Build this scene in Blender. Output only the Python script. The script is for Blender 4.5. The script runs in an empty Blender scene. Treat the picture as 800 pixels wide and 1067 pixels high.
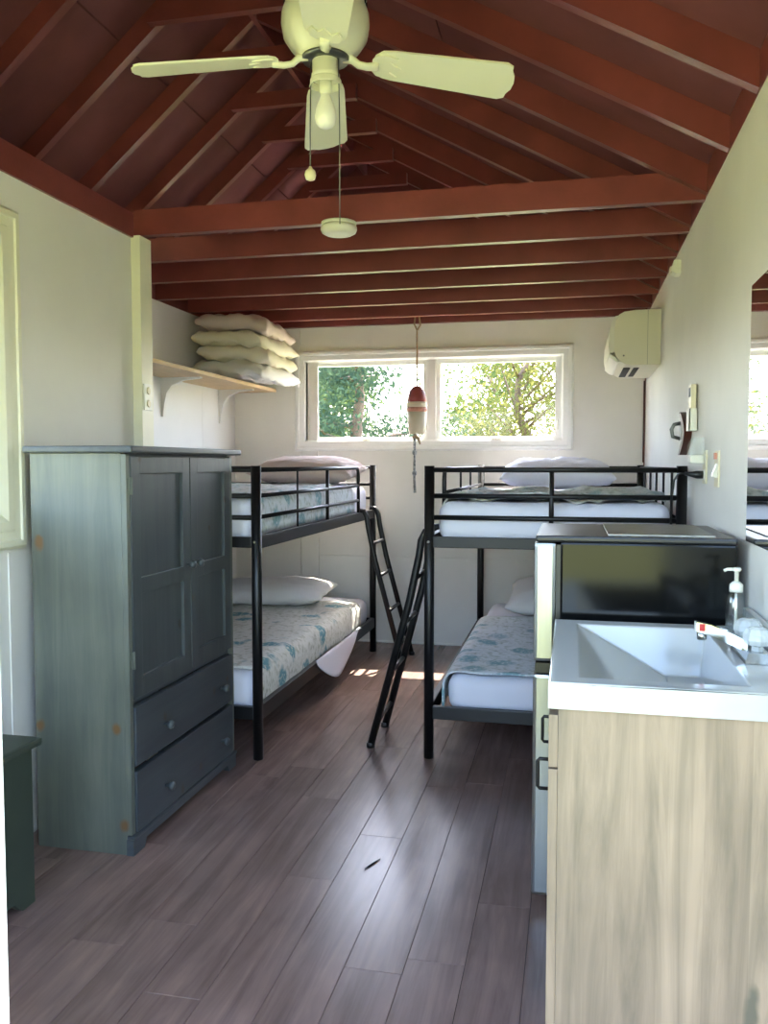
import bpy, bmesh, math, random
from mathutils import Vector, Matrix, noise
random.seed(7)
PI = math.pi
sc = bpy.context.scene
C = sc.collection

# ------------------------------------------------------------------ camera
cam_d = bpy.data.cameras.new('camera'); cam = bpy.data.objects.new('camera', cam_d); C.objects.link(cam)
cam.location = (0, 0, 1.26); cam.rotation_euler = (PI/2 - .0569, 0, .2188)
cam_d.sensor_fit = 'HORIZONTAL'; cam_d.sensor_width = 36.0; cam_d.lens = 36.0*880/800
cam_d.clip_start = .02; cam_d.clip_end = 300
sc.camera = cam
# ------------------------------------------------------------------ world, sun, exposure
SUN_EL = math.radians(61)
w = bpy.data.worlds.new('sky'); sc.world = w; w.use_nodes = True
nt = w.node_tree; nt.nodes.clear()
wo = nt.nodes.new('ShaderNodeOutputWorld'); bg = nt.nodes.new('ShaderNodeBackground'); sk = nt.nodes.new('ShaderNodeTexSky')
sk.sky_type = 'NISHITA'; sk.sun_disc = False; sk.sun_elevation = SUN_EL; sk.sun_rotation = .13
sk.air_density = 1.0; sk.dust_density = 3.0; sk.ozone_density = .6
nt.links.new(sk.outputs[0], bg.inputs[0]); bg.inputs[1].default_value = .34
nt.links.new(bg.outputs[0], wo.inputs[0])
sun_d = bpy.data.lights.new('sun', 'SUN'); sun_d.energy = 3.2; sun_d.angle = math.radians(.6); sun_d.color = (1, .95, .86)
sun = bpy.data.objects.new('sun', sun_d); C.objects.link(sun); sun.location = (0, 12, 20)
sun.rotation_euler = (-(PI/2 - SUN_EL), 0, -.13)
vs = sc.view_settings; vs.view_transform = 'Standard'; vs.look = 'None'; vs.gamma = 1; vs.use_curve_mapping = False
vs.exposure = 3.4

# ------------------------------------------------------------------ materials
def srgb(r, g, b):
    f = lambda c: (c/255/12.92) if c <= 10 else ((c/255+.055)/1.055)**2.4
    return (f(r), f(g), f(b), 1)
MATS = {}
def mat(name, col, rough=.6, metal=0, spec=.5, var=.0, vscale=6, bump=0, bscale=40, coat=0, stretch=None, col2=None, rand=0):
    """principled material: base colour with noise variation between col and col2, optional bump"""
    m = bpy.data.materials.new(name); m.use_nodes = True; MATS[name] = m
    n = m.node_tree.nodes; L = m.node_tree.links; p = n['Principled BSDF']
    p.inputs['Base Color'].default_value = col; p.inputs['Roughness'].default_value = rough
    p.inputs['Metallic'].default_value = metal; p.inputs['Specular IOR Level'].default_value = spec
    if coat: p.inputs['Coat Weight'].default_value = coat; p.inputs['Coat Roughness'].default_value = .15
    tc = None
    def coords(sc_):
        nonlocal tc
        if tc is None: tc = n.new('ShaderNodeTexCoord')
        mp = n.new('ShaderNodeMapping'); L.new(tc.outputs['Object'], mp.inputs[0])
        mp.inputs['Scale'].default_value = stretch or (1, 1, 1)
        if rand:
            oi = n.new('ShaderNodeObjectInfo'); vm = n.new('ShaderNodeVectorMath'); vm.operation = 'SCALE'
            vm.inputs[0].default_value = (17, 31, 11); L.new(oi.outputs['Random'], vm.inputs['Scale']); L.new(vm.outputs[0], mp.inputs['Location'])
        t = n.new('ShaderNodeTexNoise'); t.inputs['Scale'].default_value = sc_; t.inputs['Detail'].default_value = 5
        L.new(mp.outputs[0], t.inputs['Vector']); return t
    if var or col2:
        t = coords(vscale); r = n.new('ShaderNodeValToRGB')
        c2 = col2 or tuple(c*(1-var) for c in col[:3])+(1,)
        r.color_ramp.elements[0].color = c2; r.color_ramp.elements[0].position = .32
        r.color_ramp.elements[1].color = col; r.color_ramp.elements[1].position = .68
        L.new(t.outputs['Fac'], r.inputs[0]); out = r.outputs[0]
        if rand:
            oi2 = n.new('ShaderNodeObjectInfo'); hs = n.new('ShaderNodeHueSaturation')
            mr = n.new('ShaderNodeMapRange'); mr.inputs['To Min'].default_value = 1-rand; mr.inputs['To Max'].default_value = 1+rand
            L.new(oi2.outputs['Random'], mr.inputs[0]); L.new(mr.outputs[0], hs.inputs['Value']); L.new(out, hs.inputs['Color']); out = hs.outputs[0]
        L.new(out, p.inputs['Base Color'])
    if bump:
        t = coords(bscale); b = n.new('ShaderNodeBump'); b.inputs['Strength'].default_value = bump; b.inputs['Distance'].default_value = .002
        L.new(t.outputs['Fac'], b.inputs['Height']); L.new(b.outputs[0], p.inputs['Normal'])
    return m

mat('red_paint', srgb(132, 64, 61), .36, var=.28, vscale=5, bump=.35, bscale=60, stretch=(1, 1, 1), rand=.10)
mat('roof_red', srgb(124, 71, 73), .8, spec=.25, var=.22, vscale=4, bump=.3, bscale=50)
mat('wall_paint', srgb(236, 232, 222), .55, var=.07, vscale=3, bump=.15, bscale=30)
mat('wall_white', srgb(238, 235, 230), .5, var=.05, vscale=3)
mat('trim_white', srgb(246, 245, 240), .35, var=.04, vscale=8)
mat('cream_trim', srgb(236, 232, 205), .4, var=.05, vscale=8)
mat('white_plastic', srgb(232, 230, 215), .35)
mat('ac_plastic', srgb(226, 222, 200), .4)
mat('ivory_plastic', srgb(225, 215, 180), .35)
mat('dark_slot', srgb(22, 22, 24), .6)
mat('black_metal', srgb(10, 10, 11), .42, metal=0, spec=.5)
mat('black_gloss', srgb(10, 11, 12), .14, spec=.25)
mat('black_plastic', srgb(18, 18, 19), .35)
mat('steel', srgb(158, 160, 156), .34, metal=1, var=.08, vscale=4, stretch=(30, 30, 1))
mat('chrome', srgb(172, 174, 172), .10, metal=1)
mat('red_plastic', srgb(190, 40, 50), .3)
mat('dull_metal', srgb(130, 130, 126), .35, metal=1, var=.3, vscale=30)
mat('fan_white', srgb(236, 234, 208), .3, var=.03, vscale=6)
mat('bulb_white', srgb(245, 243, 232), .35)
mat('sheet_white', srgb(226, 226, 236), .85, bump=.3, bscale=14)
mat('pillow_white', srgb(228, 224, 220), .9, bump=.4, bscale=12)
mat('pillow_cream', srgb(230, 220, 200), .9, bump=.9, bscale=18)
mat('pillow_pink', srgb(214, 194, 186), .9, var=.12, vscale=5, bump=.4, bscale=12)
mat('pine_shelf', srgb(226, 194, 150), .6, var=.18, vscale=5, stretch=(14, 1, 14))
mat('bench_green', srgb(58, 68, 58), .5, var=.15, vscale=8)
mat('sink_white', srgb(180, 181, 176), .12, spec=.6)
mat('dark_wood', srgb(88, 42, 30), .4, var=.25, vscale=12)
mat('rope', srgb(176, 152, 122), .9, var=.3, vscale=90)
mat('buoy_red', srgb(158, 74, 72), .6, var=.12, vscale=14)
mat('buoy_cream', srgb(226, 214, 190), .7, var=.12, vscale=14)
mat('buoy_pink', srgb(214, 150, 130), .7, var=.25, vscale=50)
mat('rope_grey', srgb(185, 190, 190), .9, col2=srgb(60, 64, 66), vscale=70)
mat('bark', srgb(96, 78, 62), .95, var=.45, vscale=5, stretch=(4, 4, 1), bump=.8, bscale=10)
mat('lawn', srgb(138, 142, 82), .95, var=.35, vscale=1.2)
mat('siding', srgb(150, 146, 136), .8, var=.1)

def wood_mat(name, base, dark, knots=None, axis='Z', rough=.5, scale=1.0, contrast=1.0, rand=0, strips=0):
    """grain streaks along an axis, optional sparse knots"""
    m = bpy.data.materials.new(name); m.use_nodes = True; MATS[name] = m
    n = m.node_tree.nodes; L = m.node_tree.links; p = n['Principled BSDF']; p.inputs['Roughness'].default_value = rough
    tc = n.new('ShaderNodeTexCoord'); mp = n.new('ShaderNodeMapping'); L.new(tc.outputs['Object'], mp.inputs[0])
    s = {'X': (.9, 14, 14), 'Y': (14, .9, 14), 'Z': (14, 14, .9)}[axis]
    mp.inputs['Scale'].default_value = tuple(v*scale for v in s)
    if rand:
        oi = n.new('ShaderNodeObjectInfo'); vm = n.new('ShaderNodeVectorMath'); vm.operation = 'SCALE'
        vm.inputs[0].default_value = (57, 31, 43); L.new(oi.outputs['Random'], vm.inputs['Scale']); L.new(vm.outputs[0], mp.inputs['Location'])
    t = n.new('ShaderNodeTexNoise'); t.inputs['Scale'].default_value = 1.0; t.inputs['Detail'].default_value = 8; t.inputs['Roughness'].default_value = .65; t.inputs['Distortion'].default_value = .6
    L.new(mp.outputs[0], t.inputs['Vector'])
    r = n.new('ShaderNodeValToRGB'); r.color_ramp.elements[0].color = dark; r.color_ramp.elements[1].color = base
    r.color_ramp.elements[0].position = .5-.22/contrast; r.color_ramp.elements[1].position = .5+.12/contrast
    L.new(t.outputs['Fac'], r.inputs[0]); out = r.outputs[0]
    # broad blotches
    t2 = n.new('ShaderNodeTexNoise'); t2.inputs['Scale'].default_value = 3.0; t2.inputs['Detail'].default_value = 3
    L.new(tc.outputs['Object'], t2.inputs['Vector'])
    mr = n.new('ShaderNodeMapRange'); mr.inputs['From Min'].default_value = .3; mr.inputs['From Max'].default_value = .7; mr.inputs['To Min'].default_value = .82; mr.inputs['To Max'].default_value = 1.12
    L.new(t2.outputs['Fac'], mr.inputs[0]); hs = n.new('ShaderNodeHueSaturation'); L.new(mr.outputs[0], hs.inputs['Value']); L.new(out, hs.inputs['Color']); out = hs.outputs[0]
    if rand:
        mr2 = n.new('ShaderNodeMapRange'); mr2.inputs['To Min'].default_value = 1-rand; mr2.inputs['To Max'].default_value = 1+rand
        L.new(oi.outputs['Random'], mr2.inputs[0]); h2 = n.new('ShaderNodeHueSaturation'); L.new(mr2.outputs[0], h2.inputs['Value']); L.new(out, h2.inputs['Color']); out = h2.outputs[0]
    if strips:
        s0 = n.new('ShaderNodeSeparateXYZ'); L.new(tc.outputs['Object'], s0.inputs[0]); m0 = n.new('ShaderNodeMath'); m0.operation = 'MULTIPLY_ADD'; m0.inputs[1].default_value = 1/strips; m0.inputs[2].default_value = .37; L.new(s0.outputs[0], m0.inputs[0])
        f0 = n.new('ShaderNodeMath'); f0.operation = 'FLOOR'; L.new(m0.outputs[0], f0.inputs[0]); wn = n.new('ShaderNodeTexWhiteNoise'); wn.noise_dimensions = '1D'; L.new(f0.outputs[0], wn.inputs['W'])
        q0 = n.new('ShaderNodeMapRange'); q0.inputs['To Min'].default_value = .84; q0.inputs['To Max'].default_value = 1.1; L.new(wn.outputs['Value'], q0.inputs[0])
        h3 = n.new('ShaderNodeHueSaturation'); L.new(q0.outputs[0], h3.inputs['Value']); L.new(out, h3.inputs['Color']); out = h3.outputs[0]
    if knots:
        v = n.new('ShaderNodeTexVoronoi'); v.voronoi_dimensions = '2D'; v.inputs['Scale'].default_value = knots[1]; v.inputs['Randomness'].default_value = 1
        sx_ = n.new('ShaderNodeSeparateXYZ'); L.new(tc.outputs['Object'], sx_.inputs[0]); ax = n.new('ShaderNodeMath'); L.new(sx_.outputs[0], ax.inputs[0]); L.new(sx_.outputs[1], ax.inputs[1])
        dz_ = n.new('ShaderNodeTexNoise'); dz_.inputs['Scale'].default_value = 25; L.new(tc.outputs['Object'], dz_.inputs['Vector'])
        az = n.new('ShaderNodeMath'); az.operation = 'MULTIPLY_ADD'; L.new(dz_.outputs['Fac'], az.inputs[0]); az.inputs[1].default_value = knots[4]; 
        zz_ = n.new('ShaderNodeMath'); zz_.operation = 'MULTIPLY'; zz_.inputs[1].default_value = knots[5]; L.new(sx_.outputs[2], zz_.inputs[0]); L.new(zz_.outputs[0], az.inputs[2])
        cb = n.new('ShaderNodeCombineXYZ'); L.new(ax.outputs[0], cb.inputs[0]); L.new(az.outputs[0], cb.inputs[1]); L.new(cb.outputs[0], v.inputs['Vector'])
        k = n.new('ShaderNodeMapRange'); k.inputs['From Min'].default_value = knots[2]; k.inputs['From Max'].default_value = knots[2]*.45
        L.new(v.outputs['Distance'], k.inputs[0])
        # only some cells have a knot
        cs = n.new('ShaderNodeSeparateColor'); L.new(v.outputs['Color'], cs.inputs[0]); g = n.new('ShaderNodeMath'); g.operation = 'GREATER_THAN'; g.inputs[1].default_value = knots[3]
        L.new(cs.outputs[0], g.inputs[0]); mu = n.new('ShaderNodeMath'); mu.operation = 'MULTIPLY'; L.new(k.outputs[0], mu.inputs[0]); L.new(g.outputs[0], mu.inputs[1])
        mx = n.new('ShaderNodeMix'); mx.data_type = 'RGBA'; L.new(mu.outputs[0], mx.inputs[0]); L.new(out, mx.inputs[6]); mx.inputs[7].default_value = knots[0]; out = mx.outputs[2]
    L.new(out, p.inputs['Base Color'])
    b = n.new('ShaderNodeBump'); b.inputs['Strength'].default_value = .15; b.inputs['Distance'].default_value = .002; L.new(t.outputs['Fac'], b.inputs['Height']); L.new(b.outputs[0], p.inputs['Normal'])
    return m
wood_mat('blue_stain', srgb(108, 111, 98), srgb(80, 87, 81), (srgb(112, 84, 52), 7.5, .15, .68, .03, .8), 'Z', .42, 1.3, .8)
wood_mat('blue_stain_h_shaded', srgb(70, 76, 79), srgb(50, 56, 62), (srgb(70, 62, 48), 7.5, .13, .78, .03, .8), 'Y', .42, 1.3, .8)  # horizontal grain; stain darkened to put the front's shade into the colour
wood_mat('laminate', srgb(146, 120, 110), srgb(96, 78, 72), None, 'Y', .27, 1.7, .68, rand=.08)
wood_mat('vanity_oak', srgb(166, 142, 116), srgb(118, 103, 83), (srgb(104, 96, 78), 11, .20, .80, .035, .22), 'Z', .5, 1.5, 1.0, strips=.083)

wood_mat('blue_stain_door_shaded', srgb(72, 78, 78), srgb(52, 59, 62), (srgb(58, 50, 40), 7.5, .11, .80, .03, .8), 'Z', .38, 1.3, .8)  # door stain, bluer and darkened so its colour carries part of the front's shade
def quilt_mat(name, base, teal, olive, sc_=9):
    m = bpy.data.materials.new(name); m.use_nodes = True; MATS[name] = m
    n = m.node_tree.nodes; L = m.node_tree.links; p = n['Principled BSDF']; p.inputs['Roughness'].default_value = .9
    tc = n.new('ShaderNodeTexCoord')
    dn = n.new('ShaderNodeTexNoise'); dn.inputs['Scale'].default_value = 9; L.new(tc.outputs['Object'], dn.inputs['Vector'])
    ad = n.new('ShaderNodeMix'); ad.data_type = 'VECTOR'; ad.inputs[0].default_value = .10; L.new(tc.outputs['Object'], ad.inputs[4]); L.new(dn.outputs['Color'], ad.inputs[5])
    v = n.new('ShaderNodeTexVoronoi'); v.inputs['Scale'].default_value = sc_; L.new(ad.outputs[1], v.inputs['Vector'])
    rp = n.new('ShaderNodeValToRGB'); e = rp.color_ramp.elements
    e[0].position = .0; e[0].color = (1, 1, 1, 1); e[1].position = .42; e[1].color = (0, 0, 0, 1)
    k = rp.color_ramp.elements.new(.30); k.color = (.9, .9, .9, 1)
    L.new(v.outputs['Distance'], rp.inputs[0])
    cs = n.new('ShaderNodeSeparateColor'); L.new(v.outputs['Color'], cs.inputs[0])
    g = n.new('ShaderNodeMath'); g.operation = 'GREATER_THAN'; g.inputs[1].default_value = .32; L.new(cs.outputs[0], g.inputs[0])
    mu = n.new('ShaderNodeMath'); mu.operation = 'MULTIPLY'; L.new(rp.outputs[0], mu.inputs[0]); L.new(g.outputs[0], mu.inputs[1])
    n2 = n.new('ShaderNodeTexNoise'); n2.inputs['Scale'].default_value = 38; n2.inputs['Detail'].default_value = 4; L.new(tc.outputs['Object'], n2.inputs['Vector'])
    r2 = n.new('ShaderNodeValToRGB'); r2.color_ramp.elements[0].position = .50; r2.color_ramp.elements[0].color = base; r2.color_ramp.elements[1].position = .74; r2.color_ramp.elements[1].color = olive
    L.new(n2.outputs['Fac'], r2.inputs[0])
    n3 = n.new('ShaderNodeTexNoise'); n3.inputs['Scale'].default_value = 60; L.new(tc.outputs['Object'], n3.inputs['Vector'])
    r3 = n.new('ShaderNodeValToRGB'); r3.color_ramp.elements[0].position = .30; r3.color_ramp.elements[0].color = (0, 0, 0, 1); r3.color_ramp.elements[1].position = .50
    L.new(n3.outputs['Fac'], r3.inputs[0])
    m3 = n.new('ShaderNodeMath'); m3.operation = 'MULTIPLY'; L.new(mu.outputs[0], m3.inputs[0]); L.new(r3.outputs[0], m3.inputs[1])
    mx = n.new('ShaderNodeMix'); mx.data_type = 'RGBA'; L.new(m3.outputs[0], mx.inputs[0]); L.new(r2.outputs[0], mx.inputs[6]); mx.inputs[7].default_value = teal
    L.new(mx.outputs[2], p.inputs['Base Color'])
    b = n.new('ShaderNodeBump'); b.inputs['Strength'].default_value = .7; b.inputs['Distance'].default_value = .006; L.new(n2.outputs['Fac'], b.inputs['Height']); L.new(b.outputs[0], p.inputs['Normal'])
    return m
quilt_mat('quilt_teal', srgb(226, 225, 216), srgb(92, 150, 160), srgb(176, 176, 156), 7)
quilt_mat('quilt_grey', srgb(196, 198, 190), srgb(150, 170, 170), srgb(140, 144, 130), 8)
quilt_mat('quilt_pale', srgb(222, 228, 230), srgb(130, 172, 180), srgb(172, 182, 172), 7)

def glass_mat(name, tint=(1, 1, 1, 1), rough=.02, fac=.07):
    m = bpy.data.materials.new(name); m.use_nodes = True; MATS[name] = m
    n = m.node_tree.nodes; L = m.node_tree.links; n.clear()
    o = n.new('ShaderNodeOutputMaterial'); t = n.new('ShaderNodeBsdfTransparent'); t.inputs[0].default_value = tint
    g = n.new('ShaderNodeBsdfGlossy'); g.inputs['Roughness'].default_value = rough
    mx = n.new('ShaderNodeMixShader'); mx.inputs[0].default_value = fac
    L.new(t.outputs[0], mx.inputs[1]); L.new(g.outputs[0], mx.inputs[2]); L.new(mx.outputs[0], o.inputs[0]); return m
glass_mat('pane_glass', (1, 1, 1, 1), .02, .012)
glass_mat('clear_plastic', (.86, .91, .91, 1), .06, .20)
mat('crystal', srgb(222, 228, 226), .12); MATS['crystal'].node_tree.nodes['Principled BSDF'].inputs['Alpha'].default_value = .5
def mirror_mat():
    m = mat('mirror_silver', (.92, .93, .93, 1), .015, metal=1); return m
mirror_mat()
def leaf_mat(name, col, tcol):
    m = bpy.data.materials.new(name); m.use_nodes = True; MATS[name] = m
    n = m.node_tree.nodes; L = m.node_tree.links; n.clear()
    o = n.new('ShaderNodeOutputMaterial'); d = n.new('ShaderNodeBsdfDiffuse'); d.inputs[0].default_value = col
    t = n.new('ShaderNodeBsdfTranslucent'); t.inputs[0].default_value = tcol
    mx = n.new('ShaderNodeMixShader'); mx.inputs[0].default_value = .5
    L.new(d.outputs[0], mx.inputs[1]); L.new(t.outputs[0], mx.inputs[2]); L.new(mx.outputs[0], o.inputs[0]); return m
leaf_mat('leaf_blue', srgb(50, 68, 58), srgb(64, 80, 58))
leaf_mat('leaf_green', srgb(56, 74, 47), srgb(78, 90, 51))
leaf_mat('leaf_yellow', srgb(76, 82, 48), srgb(98, 97, 51))

# ------------------------------------------------------------------ mesh helpers (world coordinates in, local out)
ORG = {}
def B(): return bmesh.new()
def box(bm, x0, x1, y0, y1, z0, z1, bev=0, seg=2):
    vs = [bm.verts.new((x, y, z)) for x in (x0, x1) for y in (y0, y1) for z in (z0, z1)]
    q = lambda *i: bm.faces.new([vs[k] for k in i])
    fs = [q(0, 1, 3, 2), q(4, 6, 7, 5), q(0, 4, 5, 1), q(2, 3, 7, 6), q(0, 2, 6, 4), q(1, 5, 7, 3)]
    if bev:
        es = {e for f in fs for e in f.edges}
        bmesh.ops.bevel(bm, geom=list(es), offset=bev, segments=seg, profile=.6, affect='EDGES')
    return bm
def tube(bm, pts, r, seg=10, cap=True):
    pts = [Vector(p) for p in pts]; rings = []
    rs = r if isinstance(r, (list, tuple)) else [r]*len(pts)
    up = None
    for i, p in enumerate(pts):
        t = (pts[min(i+1, len(pts)-1)]-pts[max(i-1, 0)]).normalized()
        if up is None:
            a = Vector((0, 0, 1)) if abs(t.z) < .9 else Vector((1, 0, 0)); up = (a-t*a.dot(t)).normalized()
        else:
            up = (up-t*up.dot(t)).normalized()
        s = t.cross(up)
        rings.append([bm.verts.new(p+(up*math.cos(2*PI*k/seg)+s*math.sin(2*PI*k/seg))*rs[i]) for k in range(seg)])
    for a, b in zip(rings, rings[1:]):
        for k in range(seg): f = bm.faces.new((a[k], a[(k+1) % seg], b[(k+1) % seg], b[k])); f.smooth = True
    if cap: bm.faces.new(rings[0][::-1]); bm.faces.new(rings[-1])
    return bm
def lathe(bm, prof, c, seg=24, axis='Z'):
    """prof = [(radius, height)], closed with caps; axis of turning"""
    c = Vector(c); rings = []
    def P(r, a, h):
        x, y = r*math.cos(a), r*math.sin(a)
        return {'Z': Vector((x, y, h)), 'X': Vector((h, x, y)), 'Y': Vector((y, h, x))}[axis]+c
    for r, h in prof: rings.append([bm.verts.new(P(max(r, 1e-4), 2*PI*k/seg, h)) for k in range(seg)])
    for a, b in zip(rings, rings[1:]):
        for k in range(seg): f = bm.faces.new((a[k], a[(k+1) % seg], b[(k+1) % seg], b[k])); f.smooth = True
    bm.faces.new(rings[0][::-1]); bm.faces.new(rings[-1])
    return bm
def prism(bm, poly, axis, a0, a1):
    """extrude 2-D polygon along axis: X -> (y,z), Y -> (x,z), Z -> (x,y)"""
    def P(p, a): return {'X': (a, p[0], p[1]), 'Y': (p[0], a, p[1]), 'Z': (p[0], p[1], a)}[axis]
    A = [bm.verts.new(P(p, a0)) for p in poly]; D = [bm.verts.new(P(p, a1)) for p in poly]; n = len(poly)
    bm.faces.new(A[::-1]); bm.faces.new(D)
    for k in range(n): bm.faces.new((A[k], A[(k+1) % n], D[(k+1) % n], D[k]))
    return bm
def root_of(o):
    while o.parent: o = o.parent
    return o
def mk(name, bm, m, parent=None, org=None, smooth=False):
    bmesh.ops.recalc_face_normals(bm, faces=bm.faces[:])
    if parent is not None: off = ORG[root_of(parent).name]
    else: off = Vector(org) if org is not None else Vector((0, 0, 0))
    for v in bm.verts: v.co -= off
    me = bpy.data.meshes.new(name); 
    if smooth:
        for f in bm.faces: f.smooth = True
    bm.to_mesh(me); bm.free()
    me.materials.append(MATS[m]); o = bpy.data.objects.new(name, me); C.objects.link(o)
    if parent is not None: o.parent = parent
    else: o.location = off; ORG[o.name] = off
    return o
def tag(o, label, cat, group=None):
    o['label'] = label; o['category'] = cat
    if group: o['group'] = group
    return o
def thing(name, org, label, cat, group=None):
    o = bpy.data.objects.new(name, None); C.objects.link(o); o.location = org; ORG[o.name] = Vector(org); o.empty_display_size = .05
    return tag(o, label, cat, group)
def struct(name, bm, m, org=None):
    o = mk(name, bm, m, None, org); o['kind'] = 'structure'; return o
def bx(name, m, parent, *a, bev=0, **k): return mk(name, box(B(), *a, bev=bev), m, parent, **k)
def tb(name, m, parent, pts, r, seg=10): return mk(name, tube(B(), pts, r, seg), m, parent)

# ------------------------------------------------------------------ dimensions (metres)
XR, XL, XO, YB, YF = .461, -1.785, -2.40, 5.788, .60     # right wall, left wall (front part), recessed left wall, back wall, front wall
HJ = 2.2186; HL = 2.190                                             # underside of the joists
RS, LS = .548, .845                                     # roof slopes right / left
def zr(x): return 2.231 - RS*(x-XR)                     # underside of right rafters
def zl(x): return 3.04 + LS*(x+1.68)
XRI = (2.231+RS*XR-3.04-LS*1.68)/(RS+LS); ZRI = zr(XRI)
RD = .098                                               # vertical depth of a rafter

# ------------------------------------------------------------------ floor
fl = struct('floor', box(B(), XO-.05, XR+.05, YF-.05, YB+.05, -.06, -.008), 'dark_slot')
fl['label'] = 'grey brown wood look plank floor'
PW, PL = .1475, 1.22; pm = {}
def plank_mesh(wd, ln):
    key = (round(wd, 3), round(ln, 3))
    if key not in pm:
        b = box(B(), -wd/2+.0005, wd/2-.0005, -ln/2+.0005, ln/2-.0005, -.008, 0, bev=.0009, seg=1)
        me = bpy.data.meshes.new('plank'); b.to_mesh(me); b.free(); me.materials.append(MATS['laminate']); pm[key] = me
    return pm[key]
known = {0: 2.725, -1: 2.398, 1: 3.20, 2: 2.05, 3: 2.363, -2: 3.0, -3: 2.077}
for k in range(-13, 8):
    xc = -.543-PW/2+PW*k; x0, x1 = max(xc-PW/2, XO), min(xc+PW/2, XR)
    if x1-x0 < .01: continue
    j = known.get(k, random.uniform(1.9, 3.1)); ys = [YF] + [y for y in (j+PL*i for i in range(-3, 5)) if YF+.05 < y < YB-.05] + [YB]
    for a, b in zip(ys, ys[1:]):
        o = bpy.data.objects.new('plank', plank_mesh(x1-x0, b-a)); C.objects.link(o); o.parent = fl; o.location = ((x0+x1)/2, (a+b)/2, 0)

# ------------------------------------------------------------------ walls
WX0, WX1, WZ0, WZ1 = -1.9287, .0032, 1.3503, 2.0551     # outer edge of the back window casing
OX0, OX1, OZ0, OZ1 = WX0+.075, WX1-.075, WZ0+.055, WZ1-.065
b = B(); T = .12; y0, y1 = YB, YB+T
box(b, XO-T, OX0, y0, y1, -.06, HJ+.12); box(b, OX1, XR+T, y0, y1, -.06, HJ+.12); box(b, OX0, OX1, y0, y1, -.06, OZ0); box(b, OX0, OX1, y0, y1, OZ1, HJ+.12)
wb = struct('wall_back', b, 'wall_paint'); wb['label'] = 'pale painted panel wall with the long window'
P = .012; g = .0035
for (x0, x1, z0, z1) in [(XO, -1.894, 0, HJ+.1), (-1.894, -.037, OZ1, HJ+.1), (-.037, XR, 0, HJ+.1), (-1.894, -1.76, 0, OZ1), (-1.76, -.037, .612, OZ0), (-1.76, -.037, 0, .612)]:
    X0 = x0+g if x0 > XO else x0; X1 = x1-g if x1 < XR else x1
    if (x0, z0) == (-1.894, 0): X1 = x1-g; z1 = OZ0 if False else z1
    if x0 == -.037: X0 = OX1 if False else X0
    b = B()
    if x0 == -.037: box(b, X0, X1, YB-P+.0, YB, z0, z1)
    else: box(b, X0, X1, YB-P, YB, z0+g, z1-g)
    mk('wall_panel', b, 'wall_paint', wb)
# gable above the joists
prism(gb := B(), [(XO-T, HJ+.12), (XR+T, HJ+.12), (XR+T, zr(XR+T)+RD), (XRI, ZRI+RD+.02), (XO-T, zl(XO-T)+RD)], 'Y', YB, YB+T)
mk('gable_panel', gb, 'roof_red', wb)
b = box(B(), XR, XR+T, YF-T, YB+T, -.06, HJ+.002)
wr = struct('wall_right', b, 'wall_paint'); wr['label'] = 'pale painted wall on the right'
mk('frieze_board', box(B(), XR, XR+T, YF-T, YB+T, HJ+.002, 2.36), 'red_paint', wr)
# left wall with its window opening
LW = (1.38, 2.472, .984, 2.075); c = .115
b = B(); xa, xb = XL-.10, XL
box(b, xa, xb, YF-T, LW[0]+c, -.06, HL); box(b, xa, xb, LW[1]-c, 3.225, -.06, HL); box(b, xa, xb, LW[0]+c, LW[1]-c, -.06, LW[2]+c); box(b, xa, xb, LW[0]+c, LW[1]-c, LW[3]-c, HL)
wl = struct('wall_left', b, 'wall_paint'); wl['label'] = 'pale painted wall behind the wardrobe'
for yy in (2.40,):
    bx('seam_batten', 'wall_paint', wl, XL, XL+.004, yy, yy+.02, .1, .97)
b = box(B(), XO-T, XO, 3.225, YB, -.06, HJ); box(b, XO, XL, 3.225, 3.318, -.06, HL)
wo_ = struct('wall_recess', b, 'wall_white'); wo_['label'] = 'white recessed wall behind the left bunk bed'
b = B()
for a0, a1 in ((4.0, 5.22), (5.222, YB-P)): mk('wall_panel', box(B(), XO, XO+.008, a0, a1, 0, HJ), 'wall_white', wo_)
bx('wall_panel', 'wall_white', wo_, XO, XO+.008, 3.318, 3.998, 0, HJ)
mk('frieze_board', box(B(), XO-T, XO+.006, 3.24, YB, HJ, 2.60), 'red_paint', wo_)
# closed eave over the notch outside the left wall
b = box(B(), XO-T, XL-.10, YF-T, 3.24, 2.30, 2.33); box(b, XO-T, XO-.02, YF-T, 3.24, 2.33, 2.60)
struct('trim_eave', b, 'siding')['label'] = 'boxed eave beside the left wall'
# front wall with the doorway the photo was taken from
DX0, DX1, DZ = -.4635, .43, 2.04
b = B(); QX = (-1.62, -.74, .95, 1.98); box(b, XL-.10, QX[0], YF-T, YF, -.06, 2.34); box(b, QX[1], DX0-.03, YF-T, YF, -.06, 2.34); box(b, QX[0], QX[1], YF-T, YF, -.06, QX[2]); box(b, QX[0], QX[1], YF-T, YF, QX[3], 2.34); box(b, DX0-.03, XR, YF-T, YF, DZ+.03, 2.34); box(b, DX1+.03, XR, YF-T, YF, -.06, DZ+.03)
prism(b, [(XO-T, 2.34), (XR+T, 2.34), (XR+T, 2.231), (XRI, ZRI+RD), (XO-T, zl(XO-T)+RD)], 'Y', YF-T, YF)
struct('wall_front', b, 'wall_paint')['label'] = 'front wall around the open doorway'
b = box(B(), DX0-.03, DX0, YF-T-.01, YF+.01, 0, DZ); box(b, DX1, DX1+.03, YF-T-.01, YF+.01, 0, DZ); box(b, DX0-.03, DX1+.03, YF-T-.01, YF+.01, DZ, DZ+.03)
struct('door_1', b, 'trim_white')['label'] = 'white painted jamb of the open doorway'

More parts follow.
